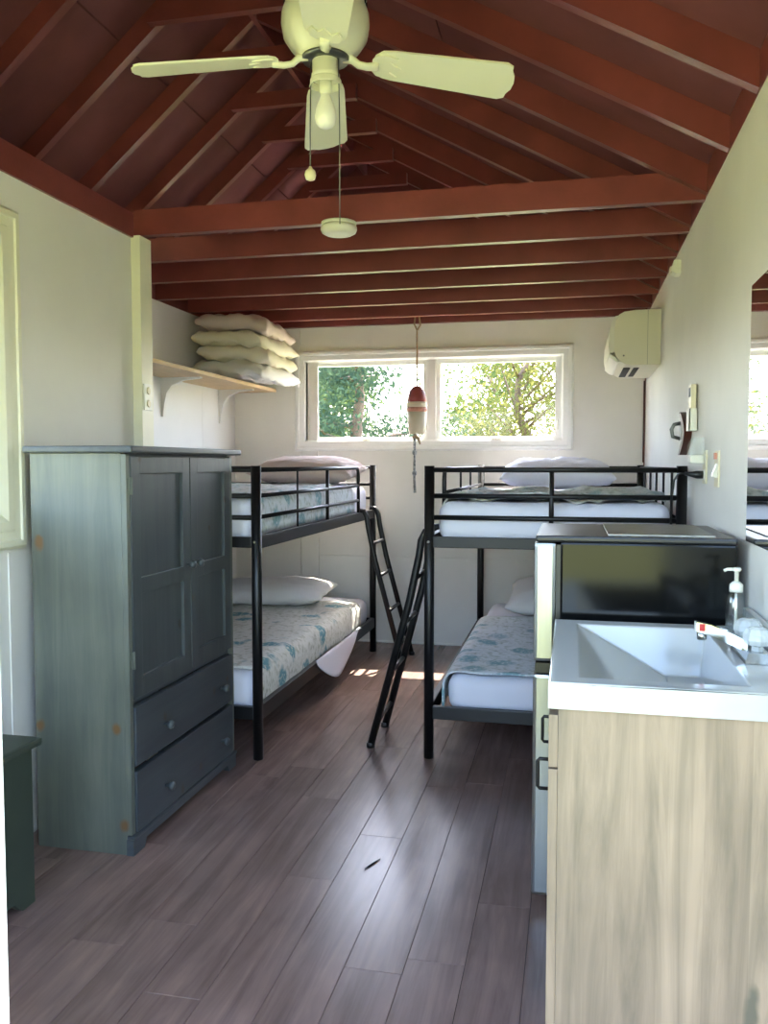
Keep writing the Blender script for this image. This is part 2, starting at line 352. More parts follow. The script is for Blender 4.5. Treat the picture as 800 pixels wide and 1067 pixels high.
# ------------------------------------------------------------------ roof: sheathing, rafters, collar ties, joists
b = B(); xe0, xe1 = XO-.35, XR+.45; th = .03
def roof_piece(xa, za, xb, zb):
    prism(b, [(xa, za), (xb, zb), (xb, zb+th), (xa, za+th)], 'Y', YF-.35, YB+.30)
roof_piece(xe0, zl(xe0)+RD+.012, XRI, ZRI+RD+.012); roof_piece(XRI, ZRI+RD+.012, xe1, zr(xe1)+RD+.012)
ce = struct('ceiling', b, 'roof_red'); ce['label'] = 'dark red painted open rafter ceiling'
for (xa, xb, f) in ((XO, -1.846, zl), (-1.834, XRI, zl), (XRI, -.50, zr), (-.494, XR, zr)):
    for (ya, yb) in ((YF, 1.9), (1.906, 3.275), (3.281, 4.56), (4.566, YB)):
        pb = B(); prism(pb, [(xa, f(xa)+RD), (xb, f(xb)+RD), (xb, f(xb)+RD+.011), (xa, f(xa)+RD+.011)], 'Y', ya, yb); mk('roof_panel', pb, 'roof_red', ce)
S = .431; base_r = 3.262; RT = .038
def rafter_mesh(side):
    bm = B(); 
    if side > 0: prism(bm, [(XRI+.012, zr(XRI+.012)), (XR, zr(XR)), (XR, zr(XR)+RD), (XRI+.012, zr(XRI+.012)+RD)], 'Y', 0, RT)
    else: prism(bm, [(XO, zl(XO)), (XRI-.012, zl(XRI-.012)), (XRI-.012, zl(XRI-.012)+RD), (XO, zl(XO)+RD)], 'Y', 0, RT)
    bmesh.ops.recalc_face_normals(bm, faces=bm.faces[:])
    me = bpy.data.meshes.new('rafter'); bm.to_mesh(me); bm.free(); me.materials.append(MATS['red_paint']); return me
rm = {1: rafter_mesh(1), -1: rafter_mesh(-1)}
bx('ridge_board', 'red_paint', ce, XRI-.012, XRI+.012, YF, YB, ZRI-.01, ZRI+RD)
tie = bpy.data.meshes.new('collar_tie'); tb_ = B()
prism(tb_, [(-1.70, 3.04), (-1.05, 3.04), (-1.05-.0, 3.04+.07), (-1.70+.08, 3.04+.07)], 'Y', -.036, 0); bmesh.ops.recalc_face_normals(tb_, faces=tb_.faces[:]); tb_.to_mesh(tie); tb_.free(); tie.materials.append(MATS['red_paint'])
for k in range(-6, 6):
    y = base_r+S*k
    if y < YF+.02: continue
    for s in (1, -1):
        o = bpy.data.objects.new('rafter', rm[s]); C.objects.link(o); o.parent = ce; o.location = (0, y, 0)
    o = bpy.data.objects.new('collar_tie', tie); C.objects.link(o); o.parent = ce; o.location = (0, y, 0)
JH = .105
for k in range(7):
    y = 3.302+S*k if k < 6 else YB-P-.04
    xl = XL-.09 if k == 0 else XO+.008
    bx('joist', 'red_paint', ce, xl, XR, y, y+.038, HJ, HJ+JH)
# red plate on top of the left wall
struct('trim_plate', box(B(), XL-.10, XL+.012, YF, 3.228, HL, HL+.098), 'red_paint')['label'] = 'dark red beam along the top of the left wall'
# boxed post at the end of the left wall
b = box(B(), XL, -1.745, 3.225, 3.320, 0, HL+.008); struct('trim_post', b, 'cream_trim')['label'] = 'cream boxed post at the corner of the recess'
bx('trim_corner', 'red_paint', wr, XR-.006, XR, YB-P-.012, YB-P, 0, HJ)['label'] = 'thin dark red corner strip'
# baseboards
struct('baseboard_back', box(B(), XO+.008, XR, YB-P-.008, YB-P, 0, .012), 'wall_paint')

# ------------------------------------------------------------------ windows
def casing(parent, x0, x1, z0, z1, wd, y, d, m):
    """mitred picture-frame casing in the XZ plane at depth y (towards the room = -y)"""
    for (A, D) in (((x0, z0), (x1, z0)), ((x1, z0), (x1, z1)), ((x1, z1), (x0, z1)), ((x0, z1), (x0, z0))):
        cx, cz = (x0+x1)/2, (z0+z1)/2
        def inn(p, w_): return (p[0]+(w_ if p[0] < cx else -w_), p[1]+(w_ if p[1] < cz else -w_))
        bm = B(); steps = [(0, d*.55), (.012, d), (.03, d), (.034, d*.75), (wd-.012, d*.75), (wd, d*.45)]
        rows = []
        for w_, dd in steps:
            rows.append([bm.verts.new((inn(q, w_)[0], y-dd, inn(q, w_)[1])) for q in (A, D)])
        back = [[bm.verts.new((inn(q, w_)[0], y, inn(q, w_)[1])) for q in (A, D)] for w_ in (0, wd)]
        seq = [back[0]]+rows+[back[1]]
        for p, q in zip(seq, seq[1:]): bm.faces.new((p[0], p[1], q[1], q[0]))
        bm.faces.new((back[1][0], back[1][1], back[0][1], back[0][0]))
        bm.faces.new([r[0] for r in seq]); bm.faces.new([r[1] for r in seq][::-1])
        mk('casing', bm, m, parent)
w1 = bpy.data.objects.new('window_1', None); C.objects.link(w1); ORG['window_1'] = Vector((0, 0, 0)); w1['kind'] = 'structure'; w1['label'] = 'long white two pane window in the back wall'
casing(w1, WX0, WX1, WZ0, WZ1, .078, YB-P, .026, 'trim_white')
# jamb lining
b = B(); Y0, Y1 = YB-P, YB+T; t_ = .014
box(b, OX0, OX0+t_, Y0, Y1, OZ0, OZ1); box(b, OX1-t_, OX1, Y0, Y1, OZ0, OZ1); box(b, OX0, OX1, Y0, Y1, OZ0, OZ0+t_); box(b, OX0, OX1, Y0, Y1, OZ1-t_, OZ1)
mk('frame', b, 'trim_white', w1)
MXC = -.948
bx('mullion', 'trim_white', w1, MXC-.030, MXC+.030, YB-.024, YB+T-.02, OZ0+t_, OZ1-t_, bev=.004)
for (xa, xb) in ((OX0+t_, MXC-.030), (MXC+.030, OX1-t_)):
    s = .030; za, zb = OZ0+t_, OZ1-t_; ya, yb = YB-.004, YB+.034
    b = box(B(), xa, xa+s, ya, yb, za, zb); box(b, xb-s, xb, ya, yb, za, zb); box(b, xa+s, xb-s, ya, yb, za, za+s); box(b, xa+s, xb-s, ya, yb, zb-s, zb)
    sa = mk('sash', b, 'trim_white', w1)
    mk('pane', box(B(), xa+s-.004, xb-s+.004, YB+.012, YB+.018, za+s-.004, zb-s+.004), 'pane_glass', sa)
    b = tube(B(), [((xa+xb)/2, YB-.010, za+.012), ((xa+xb)/2, YB-.026, za+.016), ((xa+xb)/2+.015, YB-.032, za+.035), ((xa+xb)/2+.012, YB-.034, za+.055)], .006, 8)
    box(b, (xa+xb)/2-.035, (xa+xb)/2+.035, YB-.028, YB-.004, za+.001, za+.014, bev=.003)
    mk('crank', b, 'white_plastic', w1)
    for xx, zz in ((xa+.012, za+.09), (xb-.012, za+.09)):
        mk('latch', box(tube(B(), [(xx, YB-.008, zz), (xx, YB-.014, zz+.05)], .004, 6), xx-.006, xx+.006, YB-.012, YB-.004, zz-.02, zz+.02, bev=.002), 'white_plastic', w1)
# left-wall window (only its right-hand casing is in the picture)
w2 = bpy.data.objects.new('window_2', None); C.objects.link(w2); ORG['window_2'] = Vector((0, 0, 0)); w2['kind'] = 'structure'; w2['label'] = 'cream framed window in the left wall'
ya, yb, za, zb = LW
for (A, D) in (((ya, za), (yb, za)), ((yb, za), (yb, zb)), ((yb, zb), (ya, zb)), ((ya, zb), (ya, za))):
    cy, cz = (ya+yb)/2, (za+zb)/2
    def inn(p, w_): return (p[0]+(w_ if p[0] < cy else -w_), p[1]+(w_ if p[1] < cz else -w_))
    bm = B(); steps = [(0, .016), (.010, .026), (.026, .026), (.03, .02), (.058, .018), (.062, .022), (.09, .022), (.118, .008)]
    rows = [[bm.verts.new((XL+dd, *inn(q, w_))) for q in (A, D)] for w_, dd in steps]
    back = [[bm.verts.new((XL, *inn(q, w_))) for q in (A, D)] for w_ in (0, .118)]
    seq = [back[0]]+rows+[back[1]]
    for p, q in zip(seq, seq[1:]): bm.faces.new((p[0], p[1], q[1], q[0]))
    bm.faces.new((back[1][0], back[1][1], back[0][1], back[0][0])); bm.faces.new([r[0] for r in seq]); bm.faces.new([r[1] for r in seq][::-1])
    mk('casing', bm, 'cream_trim', w2)
b = B(); s = .04; ya, yb, za, zb = ya+c, yb-c, za+c, zb-c
box(b, XL-.08, XL-.04, ya, ya+s, za, zb); box(b, XL-.08, XL-.04, yb-s, yb, za, zb); box(b, XL-.08, XL-.04, ya+s, yb-s, za, za+s); box(b, XL-.08, XL-.04, ya+s, yb-s, zb-s, zb); box(b, XL-.08, XL-.04, ya+s, yb-s, (za+zb)/2-.02, (za+zb)/2+.02)
sa = mk('sash', b, 'cream_trim', w2)
mk('pane', box(B(), XL-.064, XL-.058, ya+s-.004, yb-s+.004, za+s-.004, zb-s+.004), 'pane_glass', sa)

# unseen front-wall window beside the door, added to bring in front-left daylight
w3 = bpy.data.objects.new('window_added', None); C.objects.link(w3); ORG['window_added'] = Vector((0, 0, 0)); w3['kind'] = 'structure'; w3['label'] = 'added unseen window beside the doorway in the front wall'
xa, xb, za, zb = QX; s = .045; b = box(B(), xa, xa+s, YF-.09, YF-.03, za, zb); box(b, xb-s, xb, YF-.09, YF-.03, za, zb); box(b, xa+s, xb-s, YF-.09, YF-.03, za, za+s); box(b, xa+s, xb-s, YF-.09, YF-.03, zb-s, zb)
sa = mk('sash', b, 'trim_white', w3); mk('pane', box(B(), xa+s-.004, xb-s+.004, YF-.062, YF-.056, za+s-.004, zb-s+.004), 'pane_glass', sa)

# ------------------------------------------------------------------ bunk beds
ZT, ZM1, ZM2, ZF0, ZF1, ZL0, ZL1 = 1.245, 1.135, 1.044, .902, .958, .166, .232
def bunk(xg, xw, y0, y1, ladder_near, label, lad_y, guard, verts):
    """xg = ladder side, xw = wall side"""
    t = thing('bunk_bed', ((xg+xw)/2, (y0+y1)/2, 0), label, 'bunk bed', 'black metal bunk beds')
    M = 'black_metal'; r = .0215; sd = 1 if xw > xg else -1
    for x in (xg, xw):
        for y in (y0, y1):
            b = tube(B(), [(x, y, 0), (x, y, 1.252)], r, 14); p = mk('post', b, M, t)
            mk('bolt', lathe(B(), [(.006, 0), (.006, .003), (.003, .004)], (x, y-r*(1 if y == y0 else -1)*1.0-(.004 if y == y0 else 0), ZF0+.03), 8, 'Y'), 'chrome', p)
    iy0, iy1 = y0+r*.8, y1-r*.8; ix0, ix1 = min(xg, xw)+r*.8, max(xg, xw)-r*.8
    for (z0, z1) in ((ZF0, ZF1), (ZL0, ZL1)):
        for x in (xg, xw): bx('side_rail', M, t, x-.014, x+.014, iy0, iy1, z0, z1, bev=.003)
        for y in (y0, y1): bx('end_rail', M, t, ix0, ix1, y-.012, y+.012, z0+.005, z1-.005, bev=.003)
        for k in range(9):
            y = y0+.12+(y1-y0-.24)*k/8
            bx('slat', M, t, ix0, ix1, y-.015, y+.015, z0+.012, z0+.024)
    for y in (y0, y1):                                   # head and foot ends
        for z in (ZT, ZM1, ZM2): tb('end_bar', M, t, [(ix0, y, z-.01), (ix1, y, z-.01)], .0105, 8)
        tb('end_upright', M, t, [((xg+xw)/2, y, ZF1-.01), ((xg+xw)/2, y, ZT-.01)], .010, 8)
    # wall side guard
    for z in (ZT, ZM2): tb('guard_bar', M, t, [(xw, iy0, z-.01), (xw, iy1, z-.01)], .009, 8)
    for k in range(1, 6):
        y = y0+(y1-y0)*k/6; tb('guard_upright', M, t, [(xw, y, ZF1-.01), (xw, y, ZT-.01)], .006, 8)
    # ladder side guard with one rounded end
    ga, gb = guard                                       # ga = end at the post, gb = rounded end
    dirn = 1 if gb > ga else -1; R_ = .05
    pts = [(xg, ga, ZT-.01), (xg, gb-dirn*R_, ZT-.01)]
    for k in range(1, 6):
        a = PI/2*k/5; pts.append((xg, gb-dirn*R_*(1-math.sin(a)), ZT-.01-R_*(1-math.cos(a))))
    pts.append((xg, gb, ZF1-.005)); tb('guard_frame', M, t, pts, .0105, 8)
    for z in (ZM1, ZM2): tb('guard_bar', M, t, [(xg, ga, z-.01), (xg, gb, z-.01)], .009, 8)
    for y, rr in verts: tb('guard_upright', M, t, [(xg, y, ZF1-.01), (xg, y, ZT-.01)], rr, 8)
    # ladder
    fx = xg-sd*.275
    for y in lad_y:
        pts = [(xg+sd*.008, y, ZF1+.010), (xg-sd*.03, y, ZF1+.008), (xg-sd*.048, y, ZF1-.03), (xg-sd*.058, y, ZF1-.10), (xg-sd*.10, y, .66), (fx, y, .006)]
        l = tb('ladder_rail', M, t, pts, .0165, 10)
        mk('ladder_foot', lathe(B(), [(.019, 0), (.020, .02), (.0175, .022)], (fx, y, 0), 10), 'black_plastic', l)
    for z in (.12, .34, .56, .76):
        f = (.66-z)/(.66-.006) if z < .66 else -(z-.66)/.2*.25
        x = xg-sd*.10+(fx-(xg-sd*.10))*max(f, -.2)
        tb('rung', M, t, [(x, lad_y[0], z), (x, lad_y[1], z)], .011, 8)
    return t
LX, LY0, LY1 = -1.294, 3.345, 5.476
RX, RY0, RY1 = -.587, 3.524, 5.60
bunk(LX, -2.335, LY0, LY1, False, 'black metal bunk bed beside the wardrobe, teal floral quilt on its lower bunk', (5.11, 5.43), (LY0+.02, 5.085), [(3.894, .005), (4.404, .0095)])
bunk(RX, .425, RY0, RY1, True, 'black metal bunk bed against the right wall behind the fridge', (3.60, 3.90), (RY1-.02, 3.95), [(4.55, .006), (5.0, .006)])

def fbm(p, s): return noise.noise(Vector(p)*s)
def soft_box(bm, x0, x1, y0, y1, z0, z1, r=.05, amp=.006, nx=14, ny=26, nz=4, seed=0):
    """mattress: box with rounded edges and slight waviness"""
    cx, cy, cz = (x0+x1)/2, (y0+y1)/2, (z0+z1)/2; hx, hy, hz = (x1-x0)/2, (y1-y0)/2, (z1-z0)/2; r = min(r, hz*.95)
    cache = {}
    def V(u, v, w_):
        key = (round(u, 4), round(v, 4), round(w_, 4))
        if key in cache: return cache[key]
        p = Vector((u*hx, v*hy, w_*hz)); q = Vector((max(-hx+r, min(hx-r, p.x)), max(-hy+r, min(hy-r, p.y)), max(-hz+r, min(hz-r, p.z))))
        d = p-q
        if d.length > 1e-6: p = q+d.normalized()*r
        n_ = amp*fbm((p.x+seed, p.y, p.z), 7)
        if w_ > -.99: p += (p-q).normalized()*n_ if d.length > 1e-6 else Vector((0, 0, 0))
        cache[key] = bm.verts.new(p+Vector((cx, cy, cz))); return cache[key]
    U = [math.sin(PI/2*(-1+2*i/nx)) if False else -1+2*i/nx for i in range(nx+1)]; Vv = [-1+2*i/ny for i in range(ny+1)]; W = [-1+2*i/nz for i in range(nz+1)]
    def dens(a, h): 
        e = r/h; return sorted(set([-1, -1+e*.3, -1+e*.65, -1+e]+[x for x in a if abs(x) < 1-e]+[1-e, 1-e*.65, 1-e*.3, 1]))
    U, Vv, W = dens(U, hx), dens(Vv, hy), dens(W, hz)
    def sheet(A, D, f):
        for i in range(len(A)-1):
            for j in range(len(D)-1):
                vs_ = [f(A[i], D[j]), f(A[i+1], D[j]), f(A[i+1], D[j+1]), f(A[i], D[j+1])]
                if len(set(vs_)) == 4:
                    try: q = bm.faces.new(vs_); q.smooth = True
                    except ValueError: pass
    for s in (-1, 1):
        sheet(U, Vv, lambda a, d: V(a, d, s)); sheet(U, W, lambda a, d: V(a, s, d)); sheet(Vv, W, lambda a, d: V(s, a, d))
    return bm
def pillow(name, c_, lx, ly, h, m, label, rot=(0, 0, 0), group=None, seed=0, droop=None, wrinkle=.012, cat='pillow', pw=3.2, ex=.5):
    """pillow centred on c_ (base centre), lx across, ly deep, h thick; droop = function(x,y)->dz in local axes"""
    bm = B(); N = 30; Mx = Matrix.Rotation(rot[2], 3, 'Z') @ Matrix.Rotation(rot[1], 3, 'Y') @ Matrix.Rotation(rot[0], 3, 'X')
    top, bot = [], []
    for sgn, store in ((1, top), (-1, bot)):
        for i in range(N+1):
            row = []
            for j in range(N+1):
                u, v = -1+2*i/N, -1+2*j/N
                u = math.copysign(1-(1-abs(u))**1.25, u); v = math.copysign(1-(1-abs(v))**1.25, v)
                edge = (i in (0, N)) or (j in (0, N))
                if edge and sgn < 0: row.append(None); continue
                t_ = (max(0, 1-abs(u)**pw)*max(0, 1-abs(v)**pw))**ex
                x = u*lx/2*(1-.07*(1-abs(v)**2)*abs(u)**3); y = v*ly/2*(1-.07*(1-abs(u)**2)*abs(v)**3)
                z = sgn*h/2*t_*(1.0 if sgn > 0 else .85)
                nn = wrinkle*(fbm((x*1.3+seed, y*1.3, sgn), 9)+.6*fbm((x+seed, y*2.2, sgn*3), 20))*(.35+.65*t_)
                ee = .012*fbm((u*2+seed, v*2, 5), 2)*(1-t_)
                z += nn*sgn+ee
                if droop: z += droop(x, y)
                row.append(Vector((x, y, z)))
            store.append(row)
    # sit flat on whatever carries it
    for i in range(N+1):
        for j in range(N+1):
            if bot[i][j] is None: bot[i][j] = top[i][j]
    vt = [[bm.verts.new(Mx @ top[i][j]) for j in range(N+1)] for i in range(N+1)]
    vb = [[vt[i][j] if (i in (0, N) or j in (0, N)) else bm.verts.new(Mx @ bot[i][j]) for j in range(N+1)] for i in range(N+1)]
    for i in range(N):
        for j in range(N):
            for g_, fl_ in ((vt, 0), (vb, 1)):
                q = [g_[i][j], g_[i+1][j], g_[i+1][j+1], g_[i][j+1]]
                try: f = bm.faces.new(q if not fl_ else q[::-1]); f.smooth = True
                except ValueError: pass
    zmin = min(v.co.z for v in bm.verts)
    for v in bm.verts: v.co += Vector((c_[0], c_[1], c_[2]-zmin))
    o = mk(name, bm, m, None, org=c_); tag(o, label, cat, group); return o
def cloth(name, xs, ys, f, m, parent=None, th=.006, org=(0, 0, 0), sub=True):
    bm = B(); g_ = [[bm.verts.new(f(x, y)) for y in ys] for x in xs]
    for i in range(len(xs)-1):
        for j in range(len(ys)-1): q = bm.faces.new((g_[i][j], g_[i+1][j], g_[i+1][j+1], g_[i][j+1])); q.smooth = True
    o = mk(name, bm, m, parent, org=org)
    md = o.modifiers.new('thickness', 'SOLIDIFY'); md.thickness = th; md.offset = 1
    return o
def lin(a, b_, n): return [a+(b_-a)*i/n for i in range(n+1)]
def drape(x0, x1, ztop, zlow, amp, seed=0, r=.05, wob=.02, side=1):
    """returns f(s,y): s runs across the bed; past the edge x1 (or x0) it turns down the side"""
    def f(s, y):
        # s in metres along the cloth, starting at x0
        L_ = x1-x0-r
        n_ = amp*(fbm((s*1.0+seed, y, 0), 6)+.6*fbm((s+seed, y, 2), 15))
        if s <= L_: x, z = x0+s, ztop+n_*.8
        elif s <= L_+r*PI/2:
            a = (s-L_)/r; x, z = x0+L_+r*math.sin(a), ztop-r*(1-math.cos(a))+n_*.5*math.cos(a)
        else:
            x, z = x1+abs(wob*fbm((y*1.0, seed, 4), 5))*min(1, (s-L_)/.15), ztop-r-(s-L_-r*PI/2)
        return (x, z)
    return f
# mattresses --------------------------------------------------------------
def mattress(x0, x1, y0, y1, z0, z1, label, seed):
    t = mk('mattress', soft_box(B(), x0, x1, y0, y1, z0, z1, r=.055, seed=seed), 'sheet_white', None, org=((x0+x1)/2, (y0+y1)/2, z0)); return tag(t, label, 'mattress', 'bunk bed mattresses')
e = .030
mattress(-2.30, LX-e+.006, LY0+e, LY1-e, ZL0+.026, .368, 'white sheeted mattress on the lower bunk beside the wardrobe', 1)
mattress(-2.30, LX-e, LY0+e, LY1-e, ZF0+.026, 1.118, 'white sheeted mattress on the upper bunk beside the wardrobe', 2)
mattress(RX+.075, .39, RY0+e, RY1-e, ZL0+.026, .350, 'white sheeted mattress on the lower bunk behind the fridge', 3)
mattress(RX+e, .39, RY0+e, RY1-e, ZF0+.026, 1.098, 'white sheeted mattress on the upper bunk behind the fridge', 4)
# quilts -------------------------------------------------------------------
def quilt(x0, x1, ya, yb, zt, hang, m, label, seed, amp=.012, far_slant=0, flip=False, near_wave=.015, endhang=0, hangf=None):
    r = .05
    f = drape(x0, x1, zt, 0, amp, seed, r) if not flip else drape(-x1, -x0, zt, 0, amp, seed, r)
    W_ = (x1-x0)-r+r*PI/2; xs = lin(0, 1, 40); ys = lin(0, 1, 56)
    def g_(u, v):
        h_ = hangf(v) if hangf else hang
        s = u*(W_+h_)
        ye = yb+far_slant*u; y = ya+near_wave*fbm((s, seed, 1), 3)*(1-v)+(ye-ya)*v
        x, z = f(s, y)
        if flip: x = -x
        if endhang and v < .0: pass
        return (x, y, z)
    o = cloth('quilt', xs, ys, g_, m, th=.007, org=((x0+x1)/2, (ya+yb)/2, zt)); return tag(o, label, 'quilt', 'floral quilts on the bunks')
quilt(-2.29, LX-.020, 3.395, 5.16, .378, .15, 'quilt_teal', 'cream quilt with teal flowers draped over the lower bunk beside the wardrobe', 11, amp=.014, far_slant=.03, hangf=lambda v: .145-.05*v+.012*math.sin(9*v))
quilt(-2.29, LX-.024, 3.40, 5.05, 1.128, .10, 'quilt_pale', 'pale blue floral quilt on the upper bunk beside the wardrobe', 23, amp=.016, hangf=lambda v: .115)
quilt(RX+.058, .37, 3.575, 4.95, .360, .07, 'quilt_pale', 'pale floral quilt on the lower bunk behind the fridge', 31, amp=.012, flip=True, hangf=lambda v: .10-.02*v)
quilt(RX+.05, .375, 3.585, 4.55, 1.118, .02, 'quilt_grey', 'rumpled pale quilt on the upper bunk behind the fridge', 47, amp=.045, flip=True, hangf=lambda v: .02)
def sheet_f(u, v):
    y = 4.10+.90*v; d = .05+.19*u*(math.sin(PI*min(1, v*1.1))**.7)*(.75+.35*v)
    return (LX+.022+.012*math.sin(9*y)*u+.01*u, y, .30-d)
o = cloth('bed_sheet', lin(0, 1, 8), lin(0, 1, 30), sheet_f, 'sheet_white', th=.003, org=(LX+.02, 4.66, .2)); tag(o, 'loose white sheet edge hanging below the teal flowered quilt', 'sheet')
# pillows on the beds --------------------------------------------------------
pillow('pillow', (-1.86, 5.05, .376), .78, .46, .15, 'pillow_white', 'cream white pillow lying on the lower bunk beside the wardrobe', rot=(.06, -.02, .05), seed=3)
pillow('pillow', (-1.62, 5.10, 1.128), .66, .48, .17, 'pillow_pink', 'plump pale pink pillow on the upper bunk beside the wardrobe', rot=(.10, .02, .03), seed=8)
pillow('pillow', (-.04, 5.12, .358), .66, .44, .20, 'pillow_white', 'white pillow on the lower bunk behind the fridge', rot=(.18, 0, -.04), seed=13)
pillow('pillow', (-.09, 5.15, 1.104), .66, .46, .18, 'sheet_white', 'white crumpled pillow on the upper bunk behind the fridge', rot=(.12, 0, .03), seed=19, wrinkle=.02)

# ------------------------------------------------------------------ wardrobe
WY0, WY1, WXB, WXF, WZ = 2.412, 3.255, -1.705, -1.383, 1.295
t = thing('wardrobe', ((WXB+WXF)/2, (WY0+WY1)/2, 0), 'blue green stained pine wardrobe with two panel doors above two drawers', 'wardrobe')
M, Mh = 'blue_stain', 'blue_stain_h_shaded'
bx('side_panel', M, t, WXB, WXF, WY0, WY0+.02, 0, WZ, bev=.002); bx('side_panel', M, t, WXB, WXF, WY1-.02, WY1, 0, WZ, bev=.002)
bx('back_panel', M, t, WXB, WXB+.008, WY0+.02, WY1-.02, .05, WZ)
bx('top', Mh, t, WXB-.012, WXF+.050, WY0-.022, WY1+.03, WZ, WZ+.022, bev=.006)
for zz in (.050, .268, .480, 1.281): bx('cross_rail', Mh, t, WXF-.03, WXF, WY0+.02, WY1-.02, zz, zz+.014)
bx('stile', M, t, WXF, WXF+.018, WY0, WY0+.022, .066, WZ-.004, bev=.002); bx('stile', M, t, WXF, WXF+.018, WY1-.022, WY1, .066, WZ-.004, bev=.002)
# plinth with bracket feet
b = B(); pl = [(WY0-.003, 0), (WY0+.07, 0), (WY0+.085, .028), (WY1-.085, .028), (WY1-.07, 0), (WY1, 0), (WY1, .052), (WY0-.003, .052)]
prism(b, pl, 'X', WXF, WXF+.024); mk('plinth', b, Mh, t)
bx('plinth_moulding', Mh, t, WXF, WXF+.03, WY0-.0, WY1+.0, .052, .064, bev=.003)
def knob(parent, x, y, z):
    mk('knob', lathe(B(), [(.006, 0), (.006, .010), (.013, .016), (.016, .024), (.013, .031), (.004, .034)], (x, y, z), 14, 'X'), 'blue_stain_door_shaded', parent)
ym = 2.862; fx = WXF+.020
for (a, d, kn, hy) in ((WY0+.026, ym-.0025, ym-.03, WY0+.024), (ym+.0025, WY1-.026, ym+.035, None)):
    z0, z1 = .502, 1.283; sw = .058
    b = box(B(), WXF, fx, a, a+sw, z0, z1, bev=.002); box(b, WXF, fx, d-sw, d, z0, z1, bev=.002)
    for q0, q1 in ((z0, z0+.065), (.838, .890), (z1-.055, z1)): box(b, WXF, fx, a+sw-.001, d-sw+.001, q0, q1, bev=.002)
    dr = mk('door', b, 'blue_stain_door_shaded', t)
    for q0, q1 in ((z0+.065, .838), (.890, z1-.055)): bx('door_panel', 'blue_stain_door_shaded', dr, WXF+.001, WXF+.008, a+sw-.003, d-sw+.003, q0-.003, q1+.003)
    knob(dr, fx, kn, .895)
    if hy:
        for zz in (.63, 1.19):
            hb = box(B(), fx-.002, fx+.003, a-.012, a+.006, zz-.025, zz+.025); tube(hb, [(fx+.002, a-.002, zz-.028), (fx+.002, a-.002, zz+.028)], .004, 8); mk('hinge', hb, 'blue_stain', dr)
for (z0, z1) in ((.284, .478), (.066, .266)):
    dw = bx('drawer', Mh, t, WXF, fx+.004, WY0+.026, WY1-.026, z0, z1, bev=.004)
    for yy in (2.632, 3.11): knob(dw, fx+.004, yy, (z0+z1)/2-.016)

# ------------------------------------------------------------------ dark green bench at the left edge
t = thing('wooden_chest', (-1.65, 2.2, 0), 'dark green painted wooden chest in front of the wardrobe', 'chest')
G = 'bench_green'; by0, by1, bx0, bx1 = 1.55, 2.095, -1.765, -1.497
b = B(); pl = [(by0, 0), (by0+.06, 0), (by0+.09, .035), (by1-.09, .035), (by1-.07, .012), (by1-.055, 0), (by1, 0), (by1, .455), (by0, .455)]
prism(b, pl, 'X', bx1-.02, bx1); mk('front_panel', b, G, t)
b = B(); prism(b, pl, 'X', bx0, bx0+.02); mk('back_panel', b, G, t)
for yy in (by0, by1-.02): bx('side_panel', G, t, bx0+.02, bx1-.02, yy, yy+.02, .0, .455)
bx('bottom', G, t, bx0+.02, bx1-.02, by0+.02, by1-.02, .05, .065)
bx('lid', G, t, bx0, bx1+.022, by0-.02, by1+.022, .455, .478, bev=.008)

# ------------------------------------------------------------------ fridge
FX, FY0, FY1, FXB, FZ = -.100, 2.372, 2.87, .430, 1.062
t = thing('mini_fridge', ((FX+FXB)/2, (FY0+FY1)/2, 0), 'compact black two door fridge with silver doors beyond the vanity', 'fridge')
bx('body', 'black_gloss', t, FX+.072, FXB, FY0, FY1, .03, FZ-.018, bev=.006)
bx('top', 'black_plastic', t, FX+.004, FXB, FY0-.004, FY1+.004, FZ-.018, FZ, bev=.006)
bx('top_mat', 'dull_metal', t, FX+.20, FXB-.05, FY0+.04, FY1-.03, FZ, FZ+.004)
for (z0, z1) in ((.708, FZ-.02), (.035, .672)):
    d = bx('door', 'steel', t, FX, FX+.060, FY0+.002, FY1-.002, z0, z1, bev=.010)
    bx('gasket', 'black_plastic', d, FX+.060, FX+.0725, FY0+.01, FY1-.01, z0+.006, z1-.006)
bx('hinge_bracket', 'black_plastic', t, FX+.006, FX+.070, FY0+.004, FY1-.004, .676, .704)
for x in (FX+.09, FXB-.04):
    for y in (FY0+.04, FY1-.04): mk('foot', lathe(B(), [(.016, 0), (.016, .012), (.009, .014), (.009, .031)], (x, y, 0), 12), 'black_plastic', t)

# ------------------------------------------------------------------ vanity, sink, tap, soap
VY0, VY1, VX0, VX1, VZ, VT = 1.643, 2.318, -.040, .447, .84, .787
t = thing('vanity_cabinet', (.2, 1.98, 0), 'pale oak look vanity cabinet with black handles under the white sink', 'cabinet')
O = 'vanity_oak'; cy0, cy1 = VY0+.010, VY1-.012
bx('side_panel', O, t, -.020, VX1-.004, cy0, cy0+.018, 0, VT-.002); bx('side_panel', O, t, -.020, VX1-.004, cy1-.018, cy1, 0, VT-.002)
bx('back_panel', O, t, VX1-.016, VX1-.004, cy0+.018, cy1-.018, .08, VT-.002); bx('bottom', O, t, -.018, VX1-.016, cy0+.018, cy1-.018, .08, .098); bx('toe_kick', O, t, .03, .046, cy0+.018, cy1-.018, 0, .08)
bx('drawer_front', O, t, -.0385, -.0205, cy0, cy1, .668, .772, bev=.001)
cm = (cy0+cy1)/2
for (a, d, hy) in ((cy0, cm-.0015, 1.86), (cm+.0015, cy1, 2.18)):
    dr = bx('door', O, t, -.0385, -.0205, a, d, .09, .664, bev=.001)
    mk('handle', tube(B(), [(-.0385, hy, .545), (-.062, hy, .545), (-.066, hy, .550), (-.066, hy, .606), (-.062, hy, .611), (-.0385, hy, .611)], .0042, 8), 'black_metal', dr)
